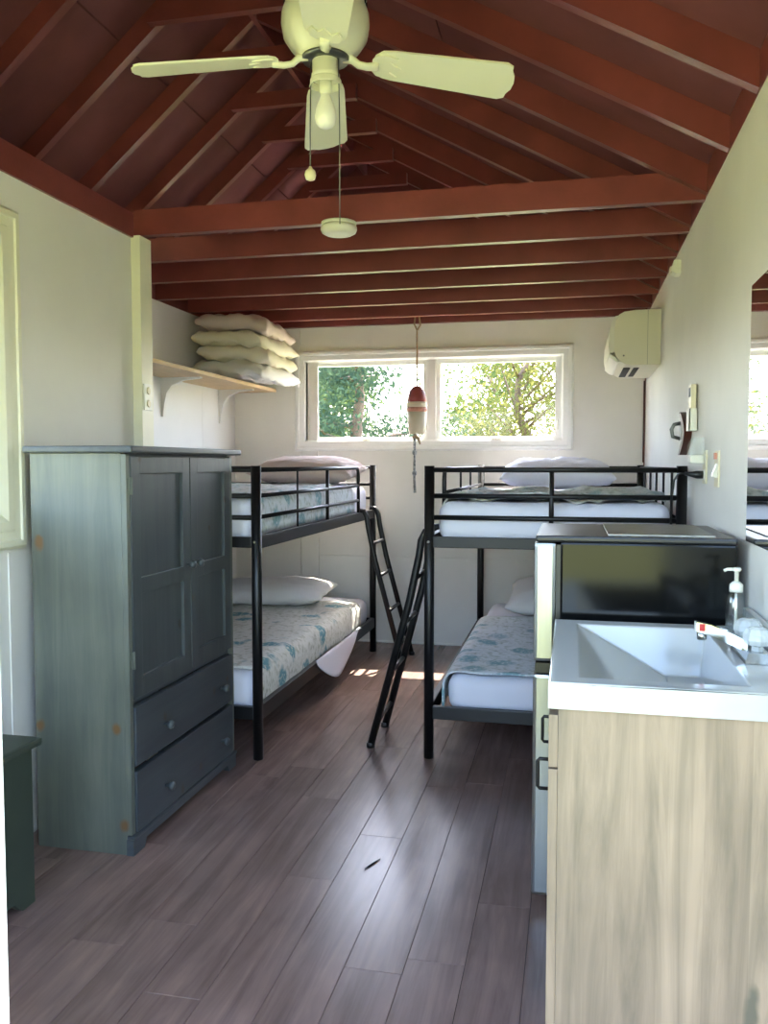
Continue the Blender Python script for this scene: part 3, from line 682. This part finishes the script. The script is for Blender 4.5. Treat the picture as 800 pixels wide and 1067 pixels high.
# sink top with wedge shaped basin
bm = B(); X0, X1, Y0, Y1 = VX0, VX1, VY0, VY1; ix0, ix1, iy0, iy1 = .018, .335, 1.690, 2.262; zb = .722; r0, r1, rz0, rz1 = .235, .322, 1.735, 2.225
def loop(pts): return [bm.verts.new(p) for p in pts]
outer = loop([(X0, Y0, VZ), (X1, Y0, VZ), (X1, Y1, VZ), (X0, Y1, VZ)]); low = loop([(X0, Y0, VT), (X1, Y0, VT), (X1, Y1, VT), (X0, Y1, VT)])
rim = loop([(ix0, iy0, VZ), (ix1, iy0, VZ), (ix1, iy1, VZ), (ix0, iy1, VZ)]); botm = loop([(r0, rz0, zb), (r1, rz0, zb), (r1, rz1, zb), (r0, rz1, zb)])
und = loop([(ix0-.01, iy0-.01, VT), (ix1+.01, iy0-.01, VT), (ix1+.01, iy1+.01, VT), (ix0-.01, iy1+.01, VT)]); und2 = loop([(r0-.02, rz0-.012, zb-.012), (r1+.010, rz0-.012, zb-.012), (r1+.010, rz1+.012, zb-.012), (r0-.02, rz1+.012, zb-.012)])
for k in range(4):
    n_ = (k+1) % 4
    for A, D in ((outer, rim), (rim, botm), (outer, low), (low, und), (und, und2)): bm.faces.new((A[k], A[n_], D[n_], D[k]))
bm.faces.new(botm); bm.faces.new(und2)
es = [e_ for e_ in bm.edges if all(v in outer or v in rim or v in botm for v in e_.verts) and not ((e_.verts[0] in outer) != (e_.verts[1] in outer))]
bmesh.ops.bevel(bm, geom=es, offset=.004, segments=2, affect='EDGES', profile=.6)
t = thing('vanity_sink', (.2, 1.98, VT), 'glossy white sink top with sloping wedge basin', 'sink')
sk_ = mk('basin_top', bm, 'sink_white', t)
bx('backsplash', 'sink_white', t, VX1-.012, VX1+.006, VY0, VY1, VZ, VZ+.05, bev=.003)
mk('drain', lathe(B(), [(.022, 0), (.022, .002), (.016, .003), (.015, .001)], (.28, 1.98, zb), 20), 'chrome', t)
# tap
tx, ty = .385, 1.955
t = thing('faucet', (tx, ty, VZ), 'chrome faucet with clear knob handles and a red tipped spout', 'faucet')
b = B(); prism(b, [(tx-.026, VZ+.001), (tx+.026, VZ+.001), (tx+.022, VZ+.024), (tx-.020, VZ+.024)], 'Y', ty-.082, ty+.082); mk('base', b, 'chrome', t)
b = B()                                                  # tapered square spout
pr = [((tx-.010, ty, VZ+.024), .020, .013), ((tx-.045, ty, VZ+.040), .017, .013), ((tx-.085, ty, VZ+.056), .014, .012), ((tx-.112, ty, VZ+.062), .013, .011)]
rg = [[b.verts.new((p[0]+dz*.3, p[1]+dy*w_, p[2]+dz*h_)) for dy, dz in ((-1, -1), (1, -1), (1, 1), (-1, 1)) for h_ in [hh]] for p, w_, hh in [(p, w_, hh) for p, w_, hh in pr]] if False else None
rings = []
for p, w_, hh in pr: rings.append([b.verts.new((p[0], p[1]+sy_*w_, p[2]+sz_*hh)) for sy_, sz_ in ((-1, -1), (1, -1), (1, 1), (-1, 1))])
for A, D in zip(rings, rings[1:]):
    for k in range(4): b.faces.new((A[k], A[(k+1) % 4], D[(k+1) % 4], D[k]))
b.faces.new(rings[0][::-1]); b.faces.new(rings[-1])
sp = mk('spout', b, 'chrome', t)
mk('aerator', lathe(B(), [(.0095, -.020), (.0105, -.018), (.0105, 0)], (tx-.101, ty, VZ+.053), 14), 'chrome', sp)
bx('spout_tip', 'white_plastic', sp, tx-.1155, tx-.112, ty-.012, ty+.012, VZ+.052, VZ+.072); bx('tip_mark', 'red_plastic', sp, tx-.108, tx-.096, ty-.0145, ty-.0132, VZ+.054, VZ+.070)
for sy_ in (-.052, .052):
    c_ = (tx+.004, ty+sy_, VZ+.024); b = B(); seg = 16; prof = [(.012, 0), (.012, .010), (.026, .014), (.030, .024), (.030, .036), (.024, .047), (.010, .051)]
    rings = [[b.verts.new((c_[0]+rr*(1-.12*(k % 2))*math.cos(2*PI*k/seg), c_[1]+rr*(1-.12*(k % 2))*math.sin(2*PI*k/seg), c_[2]+hh)) for k in range(seg)] for rr, hh in prof]
    for A, D in zip(rings, rings[1:]):
        for k in range(seg): b.faces.new((A[k], A[(k+1) % seg], D[(k+1) % seg], D[k]))
    b.faces.new(rings[0][::-1]); b.faces.new(rings[-1]); kn = mk('knob_handle', b, 'crystal', t)
    mk('knob_stem', lathe(B(), [(.007, 0), (.007, .030), (.004, .032)], c_, 10), 'chrome', kn)
# soap dispenser
sx, sy_ = .400, 2.215
t = thing('soap_dispenser', (sx, sy_, VZ), 'clear soap pump bottle standing behind the faucet', 'soap dispenser')
mk('bottle', lathe(B(), [(.021, .001), (.024, .008), (.024, .050), (.021, .078), (.018, .096), (.015, .100), (.015, .104)], (sx, sy_, VZ), 20), 'clear_plastic', t)
mk('collar', lathe(B(), [(.016, .104), (.016, .122), (.012, .126), (.008, .130)], (sx, sy_, VZ), 16), 'white_plastic', t)
pu = mk('pump', lathe(B(), [(.005, .130), (.005, .154), (.010, .156), (.012, .160), (.008, .164)], (sx, sy_, VZ), 14), 'white_plastic', t)
mk('nozzle', tube(B(), [(sx, sy_, VZ+.160), (sx-.022, sy_-.004, VZ+.160), (sx-.030, sy_-.005, VZ+.156)], .004, 8), 'white_plastic', pu)
mk('dip_tube', tube(B(), [(sx, sy_, VZ+.010), (sx, sy_, VZ+.104)], .003, 6), 'white_plastic', t)

# ------------------------------------------------------------------ mirror
t = thing('wall_mirror', (XR, 2.07, 1.057), 'frameless rectangular mirror on the right wall above the sink', 'mirror')
bx('mirror_backing', 'dull_metal', t, XR-.006, XR, 1.60, 2.375, 1.057, 1.722); bx('mirror_glass', 'mirror_silver', t, XR-.012, XR-.006, 1.600, 2.375, 1.057, 1.722, bev=.002)

# ------------------------------------------------------------------ air conditioner
AY0, AY1 = 4.84, 5.60
t = thing('air_conditioner', (XR, 5.2, 1.80), 'white wall mounted air conditioner high on the right wall', 'air conditioner')
def ac_prof(off=0):
    return [(XR, 1.800), (.31, 1.800), (.278, 1.806), (.250, 1.822), (.228, 1.848), (.218, 1.885-off), (.218, 1.99), (.224, 2.045), (.240, 2.075), (.268, 2.090), (.33, 2.097), (XR, 2.098)]
b = B(); prism(b, ac_prof(), 'Y', AY0, AY1); mk('body', b, 'ac_plastic', t)
b = B(); fp = [(.2175, 1.872), (.2175, 1.99), (.2235, 2.045), (.236, 2.072), (.222, 2.068), (.203, 2.035), (.192, 1.98), (.188, 1.91), (.194, 1.870)]
prism(b, fp, 'Y', AY0+.006, AY1-.006); mk('front_panel', b, 'white_plastic', t)
b = B(); prism(b, [(.196, 1.866), (.226, 1.846), (.246, 1.822), (.240, 1.818), (.214, 1.832), (.196, 1.850)], 'Y', AY0+.02, AY1-.02); mk('louver', b, 'white_plastic', t)
bx('vent_slot', 'dark_slot', t, .330, .360, AY0+.14, AY1-.14, 1.7975, 1.8005); bx('vent_slot', 'dark_slot', t, .275, .312, AY0+.14, AY1-.14, 1.7955, 1.801)
bx('end_seam', 'dull_metal', t, .392, .3935, AY0-.0008, AY0+.001, 1.802, 2.096)
mk('screw', lathe(B(), [(.005, -.001), (.005, .002)], (.268, AY0, 1.852), 10, 'Y'), 'dull_metal', t)
tag(mk('drain_line', tube(B(), [(XR-.008, YB-.022, 1.80), (XR-.008, YB-.022, 1.27)], .006, 6), 'dark_wood', None, org=(XR-.008, YB-.022, 1.27)), 'thin dark line running down the corner below the air conditioner', 'pipe')

# ------------------------------------------------------------------ small things on the right wall
t = thing('motion_sensor', (XR, 4.05, 2.13), 'small white sensor box near the top of the right wall', 'sensor')
b = B(); prism(b, [(XR, 2.165), (XR-.030, 2.165), (XR-.040, 2.120), (XR-.02, 2.105), (XR, 2.105)], 'Y', 4.0, 4.08); mk('body', b, 'white_plastic', t)
bx('lens', 'ac_plastic', t, XR-.045, XR-.036, 4.01, 4.07, 2.112, 2.140, bev=.002)
t = thing('remote_holder', (XR, 3.42, 1.39), 'white wall holder carrying the remote control', 'holder')
b = box(B(), XR-.004, XR, 3.38, 3.46, 1.390, 1.47); box(b, XR-.032, XR-.028, 3.38, 3.46, 1.390, 1.470); box(b, XR-.032, XR, 3.38, 3.384, 1.390, 1.470); box(b, XR-.032, XR, 3.456, 3.46, 1.390, 1.470); box(b, XR-.032, XR, 3.38, 3.46, 1.386, 1.390)
mk('pocket', b, 'white_plastic', t)
t = thing('remote_control', (XR-.016, 3.42, 1.391), 'slim cream remote control standing in its wall holder', 'remote')
bx('case', 'ivory_plastic', t, XR-.026, XR-.006, 3.388, 3.452, 1.391, 1.562, bev=.004); bx('screen', 'dark_slot', t, XR-.0268, XR-.0258, 3.396, 3.444, 1.515, 1.550)
t = thing('bottle_opener', (XR, 3.70, 1.38), 'curved dark red wooden bottle opener mounted on the right wall', 'bottle opener')
b = B(); N = 14; ring = []
for i in range(N+1):
    a = -1+2*i/N; y = 3.70-.13*(1-abs(a)**1.6); z = 1.385+a*.088; wv = .034*(1-.25*abs(a)**4) if abs(a) < 1 else .022
    ring.append([b.verts.new((x, y+s_*wv, z)) for x, s_ in ((XR-.030, -1), (XR-.030, 1), (XR, 1), (XR, -1))])
for A, D in zip(ring, ring[1:]):
    for k in range(4): b.faces.new((A[k], A[(k+1) % 4], D[(k+1) % 4], D[k]))
b.faces.new(ring[0][::-1]); b.faces.new(ring[-1]); mk('board', b, 'dark_wood', t)
b = tube(B(), [(XR-.02, 3.74, 1.365), (XR-.05, 3.745, 1.375), (XR-.055, 3.745, 1.405), (XR-.045, 3.745, 1.425), (XR-.02, 3.74, 1.430)], .008, 8); box(b, XR-.022, XR, 3.70, 3.76, 1.36, 1.432, bev=.003); mk('opener_hook', b, 'dull_metal', t)
t = thing('wall_outlet', (XR, 3.16, 1.19), 'cream outlet plate beside the upper bunk post', 'outlet')
bx('plate', 'ivory_plastic', t, XR-.006, XR, 3.125, 3.200, 1.190, 1.308, bev=.002)
for zz in (1.222, 1.276): bx('socket', 'white_plastic', t, XR-.009, XR-.006, 3.142, 3.183, zz-.018, zz+.018, bev=.001)
t = thing('night_light', (XR, 3.19, 1.27), 'clear plastic night light plugged into the upper socket', 'night light')
bx('housing', 'white_plastic', t, XR-.055, XR-.0095, 3.145, 3.215, 1.262, 1.292, bev=.004)
b = B(); prism(b, [(XR-.058, 1.292), (XR-.010, 1.292), (XR-.010, 1.352), (XR-.045, 1.352), (XR-.056, 1.325)], 'Y', 3.14, 3.22); mk('lens', b, 'clear_plastic', t)
t = thing('power_plug', (XR-.06, 3.16, 1.222), 'black plug and cord running from the outlet behind the bed', 'plug')
mk('plug_body', tube(B(), [(XR-.0095, 3.162, 1.222), (XR-.03, 3.162, 1.222), (XR-.045, 3.165, 1.223), (XR-.070, 3.172, 1.226)], [.014, .014, .010, .006], 10), 'black_plastic', t)
mk('cord', tube(B(), [(XR-.068, 3.172, 1.226), (XR-.085, 3.22, 1.225), (XR-.09, 3.30, 1.20), (XR-.088, 3.40, 1.12), (XR-.085, 3.44, 1.0), (XR-.08, 3.45, .7), (XR-.08, 3.40, .3), (XR-.075, 3.3, .02)], .004, 6), 'black_plastic', t)
t = thing('light_switch', (XR, 2.905, 1.185), 'cream light switch with a red tab on the right wall', 'light switch')
bx('plate', 'ivory_plastic', t, XR-.006, XR, 2.868, 2.942, 1.185, 1.303, bev=.002); b = B(); prism(b, [(XR-.006, 1.215), (XR-.020, 1.220), (XR-.006, 1.262)], 'Y', 2.888, 2.922); mk('rocker', b, 'white_plastic', t)
bx('tab', 'buoy_pink', t, XR-.013, XR-.006, 2.892, 2.918, 1.275, 1.296, bev=.001)
# outlet on the boxed post
t = thing('post_outlet', (-1.745, 3.27, 1.48), 'white double outlet on the boxed post above the wardrobe', 'outlet')
bx('plate', 'white_plastic', t, -1.745, -1.739, 3.234, 3.302, 1.484, 1.594, bev=.002)
for zz in (1.513, 1.566): mk('socket', lathe(B(), [(.016, 0), (.016, .003), (.013, .0045)], (-1.739, 3.268, zz), 16, 'X'), 'ivory_plastic', t)

# ------------------------------------------------------------------ shelf with stacked pillows
SZ = 1.772
t = thing('wall_shelf', (-2.22, 4.9, 1.5), 'pine board shelf on white brackets in the recess', 'shelf')
bx('board', 'pine_shelf', t, XO+.009, -2.075, 3.60, YB-P-.001, SZ, SZ+.022, bev=.002)
for yy in (4.66, 5.50):
    b = B(); xw_ = XO+.008
    prism(b, [(xw_, SZ), (-2.14, SZ), (-2.14, SZ-.008), (-2.25, SZ-.018), (-2.32, SZ-.045), (-2.355, SZ-.09), (-2.372, SZ-.16), (xw_+.012, SZ-.23), (xw_, SZ-.23)], 'Y', yy-.014, yy+.014); mk('bracket', b, 'wall_white', t)
zc = SZ+.030
for k, (mt, lab) in enumerate((('pillow_white', 'flattened white pillow at the bottom of the shelf stack'), ('pillow_cream', 'cream pillow second from the bottom of the shelf stack'), ('pillow_cream', 'cream pillow second from the top of the shelf stack'), ('pillow_pink', 'crumpled pillow on top of the shelf stack'))):
    dr_ = lambda x, y: -.9*max(0, x-.02)**2+.12*max(0, -x-.12)*(.4)
    o = pillow('pillow', (-2.105+.008*(k % 2), 5.325-.012*k, 0), .48, .66, .112, mt, lab, rot=(0, 0, .05*(1 if k % 2 else -1)), group='pillows stacked on the shelf', seed=40+7*k, wrinkle=.028, pw=6, ex=.36, droop=dr_)
    # the overhanging edge droops below the board, so set the height from the middle of the pillow
    lo = min(v.co.z for v in o.data.vertices if abs(v.co.x+.06) < .05 and abs(v.co.y) < .15)
    o.location.z = zc+.094*k-lo; ORG[o.name] = Vector(o.location)

# ------------------------------------------------------------------ ceiling fan
fxc, fyc, zb = -.690, 2.347, 2.402
t = thing('ceiling_fan', (fxc, fyc, 2.20), 'white four blade ceiling fan with a bare bulb under the red rafters', 'ceiling fan')
Fw = 'fan_white'
bx('mount_board', 'red_paint', ce, fxc-.10, fxc+.14, fyc-.07, fyc+.07, zr(fxc-.10)-.03, zr(fxc-.10)-.005)
zm = zr(fxc-.10)-.031
mk('canopy', lathe(B(), [(.012, -.06), (.04, -.055), (.062, -.03), (.066, 0)], (fxc, fyc, zm), 24), Fw, t)
mk('downrod', tube(B(), [(fxc, fyc, 2.56), (fxc, fyc, zm-.05)], .011, 10), Fw, t)
mo = mk('motor_housing', lathe(B(), [(.040, 2.395), (.075, 2.402), (.078, 2.408), (.100, 2.425), (.118, 2.452), (.124, 2.485), (.122, 2.515), (.114, 2.535), (.112, 2.548), (.116, 2.552), (.112, 2.575), (.09, 2.592), (.04, 2.60), (.016, 2.63)], (fxc, fyc, 0), 36), Fw, t)
for k in range(28):
    a = 2*PI*k/28; bm = box(B(), -.0025, .0025, -.003, .003, -.006, .006); Mx = Matrix.Translation((fxc+.1145*math.cos(a), fyc+.1145*math.sin(a), 2.541)) @ Matrix.Rotation(a, 4, 'Z')
    bmesh.ops.transform(bm, matrix=Mx, verts=bm.verts); mk('vent_slot', bm, 'dark_slot', mo)
mk('hub_plate', lathe(B(), [(.030, 2.388), (.066, 2.390), (.068, 2.397)], (fxc, fyc, 0), 28), 'dull_metal', t)
lk = mk('light_fitter', lathe(B(), [(.036, 2.338), (.040, 2.341), (.040, 2.352), (.037, 2.356), (.038, 2.410), (.030, 2.418)], (fxc, fyc, 0), 28), Fw, t)
mk('lamp_socket', lathe(B(), [(.015, 2.297), (.017, 2.31), (.017, 2.345)], (fxc, fyc, 0), 18), Fw, lk)
# gallery ring: open cup
bm = B(); prof = [(.041, 2.340), (.044, 2.335), (.044, 2.324), (.046, 2.320), (.043, 2.320), (.041, 2.324), (.041, 2.336)]
rings = [[bm.verts.new((fxc+r_*math.cos(2*PI*k/28), fyc+r_*math.sin(2*PI*k/28), h_)) for k in range(28)] for r_, h_ in prof]
for A, D in zip(rings, rings[1:]):
    for k in range(28): f = bm.faces.new((A[k], A[(k+1) % 28], D[(k+1) % 28], D[k])); f.smooth = True
mk('gallery_ring', bm, Fw, lk)
bb = mk('bulb', lathe(B(), [(r_, z_+.016) for r_, z_ in [(.012, 2.29), (.013, 2.283), (.016, 2.272), (.022, 2.258), (.028, 2.240), (.0305, 2.222), (.028, 2.205), (.020, 2.194), (.010, 2.189), (.002, 2.1875)][::-1]], (fxc, fyc, 0), 24), 'bulb_white', t)
ang0 = .285
for k in range(4):
    a = ang0+PI/2+k*PI/2; bm = B()
    # blade: local x radial, y across, rounded scalloped ends
    pts = []; r0, r1, w0, w1 = .140, .535, .058, .074
    for (x, y) in [(r0, -w0*.55), (r0+.02, -w0*.9), (r0+.05, -w0), (r1-.03, -w1), (r1-.012, -w1*.86), (r1-.010, -w1*.62), (r1, -w1*.35), (r1+.003, 0), (r1, w1*.35), (r1-.010, w1*.62), (r1-.012, w1*.86), (r1-.03, w1), (r0+.05, w0), (r0+.02, w0*.9), (r0, w0*.55), (r0-.008, 0)]: pts.append((x, y))
    prism(bm, pts, 'Z', -.003, .003)
    Mx = Matrix.Translation((fxc, fyc, zb)) @ Matrix.Rotation(a, 4, 'Z') @ Matrix.Rotation(math.radians(6), 4, 'Y') @ Matrix.Rotation(math.radians(-13), 4, 'X')
    bmesh.ops.transform(bm, matrix=Mx, verts=bm.verts); bl = mk('blade', bm, Fw, t)
    bm = tube(B(), [(.050, 0, .004), (.075, 0, .002), (.095, 0, -.012), (.118, 0, -.014), (.15, 0, -.008)], [.012, .010, .009, .009, .010], 10)
    for v in bm.verts: v.co.y *= 1.5
    prism(bm, [(.132, -.022), (.145, -.040), (.175, -.046), (.205, -.036), (.180, -.020), (.195, -.008), (.215, 0), (.195, .008), (.180, .020), (.205, .036), (.175, .046), (.145, .040), (.132, .022)], 'Z', -.008, -.0035)
    bmesh.ops.transform(bm, matrix=Mx, verts=bm.verts); mk('blade_iron', bm, Fw, bl)
ch = mk('pull_chain', tube(B(), [(fxc-.040, fyc-.01, 2.40), (fxc-.043, fyc-.01, 2.20), (fxc-.043, fyc-.01, 2.097)], .0017, 6), 'dull_metal', t)
mk('chain_ball', lathe(B(), [(.003, .040), (.007, .033), (.014, .027), (.0165, .016), (.013, .004), (.004, 0)][::-1], (fxc-.043, fyc-.01, 2.060), 16), 'ivory_plastic', ch)
mk('pull_chain', tube(B(), [(fxc+.040, fyc-.01, 2.40), (fxc+.043, fyc-.01, 2.20), (fxc+.043, fyc-.01, 1.935)], .0015, 6), 'dull_metal', t)

# smoke detector under the first joist
t = thing('smoke_detector', (-.918, 3.321, HJ-.04), 'round white smoke detector under the nearest red joist', 'smoke detector')
c_ = (-.918, 3.300, 0)
mk('base', lathe(B(), [(.066, HJ-.012), (.070, HJ-.010), (.070, HJ-.0005)], c_, 32), 'white_plastic', t)
mk('cover', lathe(B(), [(.03, HJ-.048), (.055, HJ-.047), (.068, HJ-.040), (.073, HJ-.028), (.072, HJ-.018), (.060, HJ-.012)], c_, 32), 'white_plastic', t)

# buoy hanging from the joist
bxx, byy = -.997, 5.475
t = thing('fishing_buoy', (bxx, byy, 1.45), 'red and cream painted wooden buoy hanging on a rope before the window', 'buoy')
mk('body', lathe(B(), [(.048, 1.455), (.054, 1.460), (.060, 1.52), (.065, 1.600)], (bxx, byy, 0), 22), 'buoy_cream', t)
mk('painted_band', lathe(B(), [(.065, 1.600), (.068, 1.612), (.066, 1.628)], (bxx, byy, 0), 22), 'buoy_pink', t)
mk('trim_band', lathe(B(), [(.066, 1.628), (.069, 1.640), (.067, 1.660), (.063, 1.664)], (bxx, byy, 0), 22), 'buoy_cream', t)
mk('painted_cap', lathe(B(), [(.063, 1.664), (.058, 1.705), (.046, 1.740), (.030, 1.760), (.012, 1.768)], (bxx, byy, 0), 22), 'buoy_red', t)
mk('rope', tube(B(), [(bxx, byy, 1.765), (bxx, byy, 2.13), (bxx-.018, byy, 2.17), (bxx-.012, byy, HJ-.004)], .006, 8), 'rope', t)
mk('rope_loop', tube(B(), [(bxx+.004, byy, 2.13), (bxx+.022, byy, 2.16), (bxx+.014, byy, HJ-.004)], .006, 8), 'rope', t)
mk('tail_rope', tube(B(), [(bxx-.012, byy, 1.457), (bxx-.016, byy, 1.40), (bxx-.014, byy, 1.33), (bxx-.017, byy, 1.2), (bxx-.012, byy, 1.07)], [.008, .009, .007, .008, .009], 8), 'rope_grey', t)
mk('knot', tube(B(), [(bxx-.03, byy, 1.435), (bxx-.008, byy, 1.440), (bxx+.012, byy-.01, 1.425), (bxx+.022, byy, 1.39)], [.007, .014, .010, .006], 8), 'rope', t)
for zz in (1.335, 1.20): mk('knot', lathe(B(), [(.004, -.02), (.014, -.01), (.015, .006), (.005, .02)], (bxx-.015, byy, zz), 10), 'rope_grey', t)

# small dark stick on the floor
o = mk('twig', tube(B(), [(-.614, 2.486, .003), (-.598, 2.523, .003), (-.582, 2.559, .003)], [.002, .003, .0018], 6), 'dark_slot', None, org=(-.598, 2.52, 0)); tag(o, 'small dark twig lying on the floor planks', 'twig')

# ------------------------------------------------------------------ outside
b = box(B(), -60, 60, -50, 70, -.45, -.30); g_ = struct('ground', b, 'lawn'); g_['label'] = 'sunlit grass around the cabin'
def tree(x, y, h, cr, leafm, label, seed, trunk_r=.16, n=4200, crown_z=.25, leaf=.11, lean=.0, fork=True):
    rnd = random.Random(seed); t = thing('tree', (x, y, -.3), label, 'tree', 'trees outside the back window')
    bm = B(); z0 = -.3; tips = []
    top = Vector((x+lean*h, y, z0+h*.75)); pts = [Vector((x, y, z0)).lerp(top, i/6)+Vector((rnd.uniform(-.08, .08), rnd.uniform(-.08, .08), 0))*i for i in range(7)]
    tube(bm, pts, [trunk_r*(1-.75*i/6) for i in range(7)], 9)
    nb = 16 if fork else 22
    for k in range(nb):
        i = rnd.uniform(1.2, 5.6); p = pts[int(i)].lerp(pts[int(i)+1], i % 1); a = rnd.uniform(0, 2*PI); ln = cr*rnd.uniform(.7, 1.1)*(1.0 if fork else (1.25-i/6.5))
        el = rnd.uniform(.3, .9) if fork else rnd.uniform(-.05, .25)
        d = Vector((math.cos(a)*math.cos(el), math.sin(a)*math.cos(el), math.sin(el))); q = p+d*ln*.55+Vector((0, 0, .1)); e_ = p+d*ln+Vector((rnd.uniform(-.2, .2), rnd.uniform(-.2, .2), rnd.uniform(0, .3)))
        rr = trunk_r*(1-.12*i)*.42; tube(bm, [p, q, e_], [rr, rr*.6, rr*.22], 6); tips += [q.lerp(e_, f_) for f_ in (0, .35, .7, 1)]
    mk('trunk', bm, 'bark', t)
    vs_, fs_ = [], []
    for k in range(n):
        c0 = rnd.choice(tips); p = c0+Vector((rnd.gauss(0, 1), rnd.gauss(0, 1), rnd.gauss(0, .7)))*cr*.20
        if p.z < .25: continue
        a = Vector((rnd.gauss(0, 1), rnd.gauss(0, 1), rnd.gauss(0, 1))).normalized(); s_ = a.orthogonal().normalized(); s2 = leaf*rnd.uniform(.6, 1.3)
        i0 = len(vs_); vs_ += [p-a*s2, p+s_*s2*.42, p+a*s2, p-s_*s2*.42]; fs_.append((i0, i0+1, i0+2, i0+3))
    me = bpy.data.meshes.new('foliage'); me.from_pydata([tuple(v-ORG[t.name]) for v in vs_], [], fs_); me.materials.append(MATS[leafm]); o = bpy.data.objects.new('foliage', me); C.objects.link(o); o.parent = t; o['kind'] = 'stuff'
    return t
tree(-3.02, 12.4, 5.2, 1.5, 'leaf_blue', 'blue green pine seen through the left pane', 101, .15, 13000, leaf=.045, fork=False)
tree(-.62, 15.9, 5.0, 1.9, 'leaf_yellow', 'yellow green forked tree seen through the right pane', 202, .15, 9500, leaf=.05, lean=-.03)
tree(-6.2, 18.5, 5.4, 1.9, 'leaf_green', 'green tree farther left beyond the pine', 303, .16, 5000, leaf=.09)
tree(-1.9, 22.5, 5.2, 1.9, 'leaf_green', 'low green tree in the far distance between the panes', 404, .14, 5000, leaf=.08)
